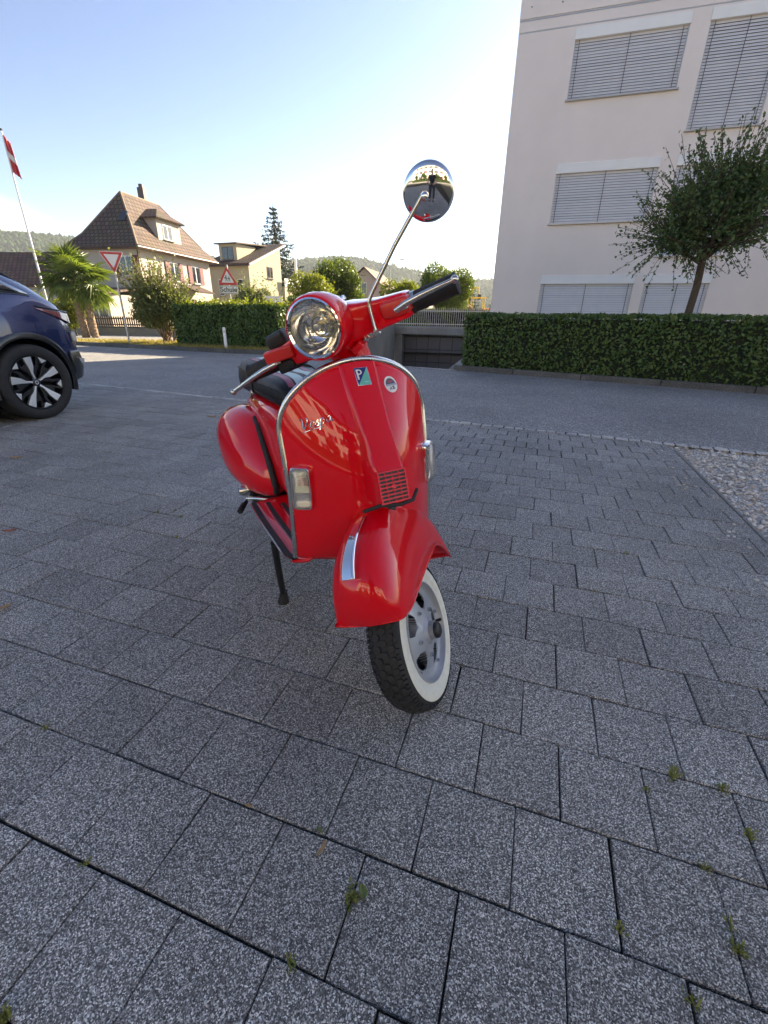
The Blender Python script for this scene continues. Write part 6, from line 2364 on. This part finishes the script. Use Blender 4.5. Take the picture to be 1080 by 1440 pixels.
FALLEN = [('fallen_leaf', -.119, .556, .018, .0042, 1.1, 'dry_leaf', 'slim curved orange-brown leaf lying flat on a paver', 'leaf'),
          ('fallen_leaf', -.028, .480, .014, .008, 1.8, 'green_leaf', 'curled pale green leaf beside the bushy weed', 'leaf'),
          ('fallen_leaf', -.299, .642, .010, .003, -.2, 'dry_leaf', 'tiny dry brown leaf in a paver joint', 'leaf'),
          ('fallen_leaf', -.128, .592, .009, .0035, -.9, 'green_leaf', 'tiny greenish leaf in a paver joint', 'leaf'),
          ('fallen_leaf', -1.924, 2.002, .03, .010, .4, 'red_leaf', 'small reddish leaf lying alone on the pavers', 'leaf'),
          ('fallen_leaf', -1.439, 1.359, .028, .011, .9, 'dry_leaf', 'broad yellowish dry leaf lying on the pavers', 'leaf'),
          ('fallen_leaf', -1.938, 4.872, .05, .02, .2, 'dry_leaf', 'pale dry leaf on the pavers behind the scooter', 'leaf'),
          ('fallen_leaf', -2.859, 3.242, .045, .016, .2, 'dry_leaf', 'pale dry leaf on the pavers near the car wheel', 'leaf')]
# ------------------------------------------------------------------ weeds and fallen leaves on the pavers
mat('dry_leaf', (.42, .27, .12), .7, var=.3, vscale=40)
mat('green_leaf', (.16, .20, .05), .6, var=.3, vscale=40)
mat('red_leaf', (.38, .10, .05), .6)
mat('pebble', (.52, .51, .48), .7, var=.2, vscale=60)
leafmat('weed', (.10, .14, .03), (.30, .30, .10), .3)
def weed(x, y, h, n, label):
    # weeds root in the joints: move to the nearest one
    h *= .75
    tc, nc = x * T_.x + y * T_.y, x * N_.x + y * N_.y
    k = round((nc - .3115) / PR)
    dn = .3115 + PR * k - nc
    kr = math.floor((nc - .3115) / PR)
    off = -.198 if kr % 2 == 0 else -.0995
    dt = off + PW * round((tc - off) / PW) - tc
    if abs(dn) < abs(dt):
        nc += dn
    else:
        tc += dt
    x, y = T_.x * tc + N_.x * nc, T_.y * tc + N_.y * nc
    r = empty('joint_weed', (x, y, -.004), 0, label, 'weed', 'weeds in the paver joints')
    mb = MB()
    for _ in range(n):
        a = random.uniform(0, 6.28)
        t = random.uniform(.15, .7)
        L = h * random.uniform(.5, 1.15)
        p0 = Vector((random.gauss(0, .006), random.gauss(0, .006), 0))
        d = Vector((cos(a) * sin(t), sin(a) * sin(t), cos(t)))
        p1, p2 = p0 + d * L * .6, p0 + d * L + Vector((0, 0, -L * .15))
        s_ = Vector((-sin(a), cos(a), 0)) * .0016
        mb.add([p0 - s_, p0 + s_, p1 + s_ * .8, p1 - s_ * .8, p2], [(0, 1, 2, 3), (3, 2, 4)])
        for k in range(2):
            q = p0.lerp(p1, random.uniform(.3, 1))
            e = Vector((random.gauss(0, 1), random.gauss(0, 1), random.gauss(0, .5))).normalized() * h * .22
            f_ = e.cross(Vector((0, 0, 1))).normalized() * h * .07
            mb.add([q, q + e * .5 + f_, q + e, q + e * .5 - f_], [(0, 1, 2, 3)])
    mb.build('blades', 'weed', r, smooth=0)
for x, y, h, n, lb in WEEDS:
    weed(x, y, h, n, lb)
def fallen(name, x, y, L, wd, rz, m, label, cat, curl=.35, group='fallen leaves on the pavers'):
    mb = MB()
    def f(u, v):
        t = u * 2 - 1
        w_ = wd * (1 - t * t) ** .8 * (v * 2 - 1)
        return Vector((t * L, w_ + .12 * L * t * t, .0035 + curl * L * t * t * .5 + abs(v * 2 - 1) * wd * .5))
    mb.grid(f, 11, 5)
    o = mb.build(name, m, None, smooth=60, solid=.0006)
    o.location = (x, y, .001)
    o.rotation_euler = (0, 0, rz)
    return tag(o, label, cat, group)
for q in FALLEN:
    fallen(*q)

def on_pavers(x, y):
    return x * T_.x + y * T_.y < 1.22 and y < strip_y(x) - .1 and abs(x) < y * 1.1 + .3
stones('grit', on_pavers, 420, (-2.2, 1.9, .25, 3.2), .0011, .0034, 'pebble', bed, -.0005)
stones('spilled_gravel', lambda x, y: 1.02 < x * T_.x + y * T_.y < 1.24 - random.random() ** 3 * .2 and y < strip_y(x) - .1, 90, (1.2, 2.7, 1.4, 4.0), .004, .013, 'gravel_stone', bed, -.001)

# ------------------------------------------------------------------ what stands behind the photographer (seen in paint and chrome), and an added bounce sheet
mat('behind_wall', (.78, .72, .62), .9, var=.05, vscale=1)  # wall colour made paler to bounce more sun into the shade
speckle('bounce_ground', (.46, .43, .38), .6, 1.5, 60, .2, 1)
sheet('bounce_sheet', [[(-22, -14.4), (22, -14.4), (22, -6.2), (-22, -6.2)]], -.003, 'bounce_ground')  # added pale ground behind the camera, put in to bounce sunlight forward
def behind():
    root = empty('shuttered_house', (-2, -14.5, 0), 0, 'long cream house with red shutters, reflected in the scooter mirror', 'house')
    MB().box((0, -5, 4.6), (30, 10, 9.2)).build('wall', 'behind_wall', root)
    roof_faces('roof', [[Vector((15.6, .7, 9.1)), Vector((-15.6, .7, 9.1)), Vector((-15.6, -5, 12.2)), Vector((15.6, -5, 12.2))], [Vector((-15.6, -10.7, 9.1)), Vector((15.6, -10.7, 9.1)), Vector((15.6, -5, 12.2)), Vector((-15.6, -5, 12.2))]], 'tile_red', root)
    for k in range(7):
        for z in (1.0, 3.9, 6.8):
            window_on(root, Vector((11.0 - 3.4 * k, 0, z)), (-1, 0, 0), 1.2, 1.45)
    for k, (x, y, h, m_) in enumerate(((-9.5, -11.0, 2.0, 'leaf_mid'), (-4.4, -11.2, 2.3, 'leaf_dark'), (1.6, -11.0, 1.9, 'leaf_mid'), (6.8, -11.4, 2.2, 'leaf_yellow'))):
        tree('garden_tree', ('bushy green tree at the left of the row', 'tall dark tree second in the row', 'short green tree third in the row', 'yellow-green tree at the right end of the row')[k] + ' before the shuttered house', (x, y, 0), rnd_clumps((0, 0, h), (1.5, 1.3, h * .5), 10, .75, 40 + k), 7000, .11, m_, .14, (0, 0, 1.2), group='trees before the shuttered house')
    hedge('garden_hedge', 'bright clipped hedge in front of the shuttered house', (9, -8.6), (-11, -8.6), 1.0, 1.1, 7000, .08, 'leaf_mid', 1, 0)
behind()

# ------------------------------------------------------------------ air
hm = bpy.data.materials.new('haze')
hm.use_nodes = True
ht = hm.node_tree
ht.nodes.remove(ht.nodes['Principled BSDF'])
hv = ht.nodes.new('ShaderNodeVolumePrincipled')
hv.inputs['Color'].default_value = (.86, .92, 1.0, 1)
hv.inputs['Density'].default_value = .00028
hv.inputs['Anisotropy'].default_value = .3
ht.links.new(hv.outputs[0], ht.nodes['Material Output'].inputs['Volume'])
MATS['haze'] = hm
hz_ = MB().box((0, 0, 83), (3700, 3700, 172)).build('haze', 'haze', None, smooth=0)
tag(hz_, 'thin pale blue summer haze over the valley', 'haze', None, 'stuff')

# ------------------------------------------------------------------ the photographer, visible only in the chrome
mat('skin', (.50, .30, .21), .5)
mat('dark_shirt', (.018, .018, .024), .85, var=.2, vscale=20)
mat('grey_trousers', (.05, .055, .07), .85, var=.2, vscale=20)
mat('hair_brown', (.05, .03, .02), .7)
def skinned(name, pts, edges, radii, m, parent, root_i=0):
    me = bpy.data.meshes.new(name)
    me.from_pydata(pts, edges, [])
    o = bpy.data.objects.new(name, me)
    COL.objects.link(o)
    o.parent = parent
    md = o.modifiers.new('skin', 'SKIN')
    md.use_smooth_shade = True
    if not me.skin_vertices:
        bpy.context.view_layer.objects.active = o
    for v, r in zip(me.skin_vertices[0].data, radii):
        v.radius = r if isinstance(r, tuple) else (r, r)
    me.skin_vertices[0].data[root_i].use_root = True
    sb = o.modifiers.new('sub', 'SUBSURF')
    sb.levels = sb.render_levels = 2
    me.materials.append(MATS[m])
    return o
def photographer():
    root = empty('person', (0, -.46, 0), 0, 'person in dark t-shirt holding a phone low, reflected in the scooter mirror', 'person')
    P, E, Rd = [], [], []
    def chain(pts, rad, start=None):
        prev = start
        for p, r in zip(pts, rad):
            P.append(p)
            Rd.append(r)
            if prev is not None:
                E.append((prev, len(P) - 1))
            prev = len(P) - 1
        return prev
    pel = chain([(0, 0, .95)], [(.15, .11)])
    ch = chain([(0, 0, 1.10), (0, .0, 1.28), (0, -.01, 1.42)], [(.14, .10), (.16, .115), (.15, .10)], pel)
    nk = chain([(0, 0, 1.50), (0, .015, 1.56)], [.06, .055], ch)
    chain([(0, .03, 1.62), (0, .035, 1.69), (0, .03, 1.75)], [(.068, .085), (.075, .095), (.06, .075)], nk)
    for s in (-1, 1):
        chain([(s * .17, -.01, 1.42), (s * .24, .0, 1.22), (s * .25, .10, 1.07), (s * .13, .30, 1.03), (s * .075, .38, 1.03)], [.06, .05, .042, .034, .030], ch)
        chain([(s * .10, 0, .86), (s * .12, .02, .50), (s * .13, 0, .12), (s * .13, .0, .045), (s * .14, .14, .035)], [.095, .068, .045, .042, .034], pel)
    skinned('body', P, E, Rd, 'skin', root)
    # fingers round the phone
    for s in (-1, 1):
        for k in range(4):
            z = 1.06 - .018 * k
            skinned('finger', [(s * .075, .385, z), (s * .062, .415, z), (s * .045, .425, z + .002)], [(0, 1), (1, 2)], [.009, .0085, .0075], 'skin', root)
        skinned('finger', [(s * .078, .375, 1.035), (s * .062, .392, 1.052), (s * .046, .398, 1.06)], [(0, 1), (1, 2)], [.010, .009, .008], 'skin', root)
    SP = [(0, 0, .93), (0, 0, 1.10), (0, 0, 1.28), (0, -.01, 1.43), (.17, -.01, 1.43), (.235, .0, 1.24), (-.17, -.01, 1.43), (-.235, .0, 1.24)]
    skinned('t_shirt', SP, [(0, 1), (1, 2), (2, 3), (3, 4), (4, 5), (3, 6), (6, 7)], [(.175, .13), (.16, .12), (.175, .13), (.16, .11), .078, .068, .078, .068], 'dark_shirt', root)
    skinned('trousers', [(0, 0, .95), (.10, 0, .86), (.12, .02, .5), (.13, 0, .10), (-.10, 0, .86), (-.12, .02, .5), (-.13, 0, .10)], [(0, 1), (1, 2), (2, 3), (0, 4), (4, 5), (5, 6)], [(.165, .125), .11, .085, .07, .11, .085, .07], 'grey_trousers', root)
    skinned('hair', [(0, -.02, 1.72), (0, .02, 1.80), (0, .05, 1.80)], [(0, 1), (1, 2)], [(.075, .07), (.075, .07), (.06, .04)], 'hair_brown', root)
    for s in (-1, 1):
        MB().lathe([(0, .006), (.009, .003), (.011, 0)], 10, 'y', (s * .03, .118, 1.69)).build('eye', 'black_plastic', root)
        MB().box((s * .13, .055, .03), (.10, .28, .06)).build('shoe', 'black_plastic', root, bevel=.025)
    MB().loft([[Vector((-.008, .12, 1.69)), Vector((.008, .12, 1.69)), Vector((0, .10, 1.69))], [Vector((-.016, .125, 1.645)), Vector((.016, .125, 1.645)), Vector((0, .10, 1.645))]]).build('nose', 'skin', root, smooth=60)
    MB().box((0, .118, 1.615), (.05, .01, .010)).build('mouth', 'sticker_red', root, bevel=.003)
    ph = MB().box((0, -.055, 1.03), (.082, .009, .165)).build('smartphone', 'black_plastic', None, bevel=.006)
    tag(ph, 'black smartphone held upright by the person photographing the scooter', 'phone')
photographer()
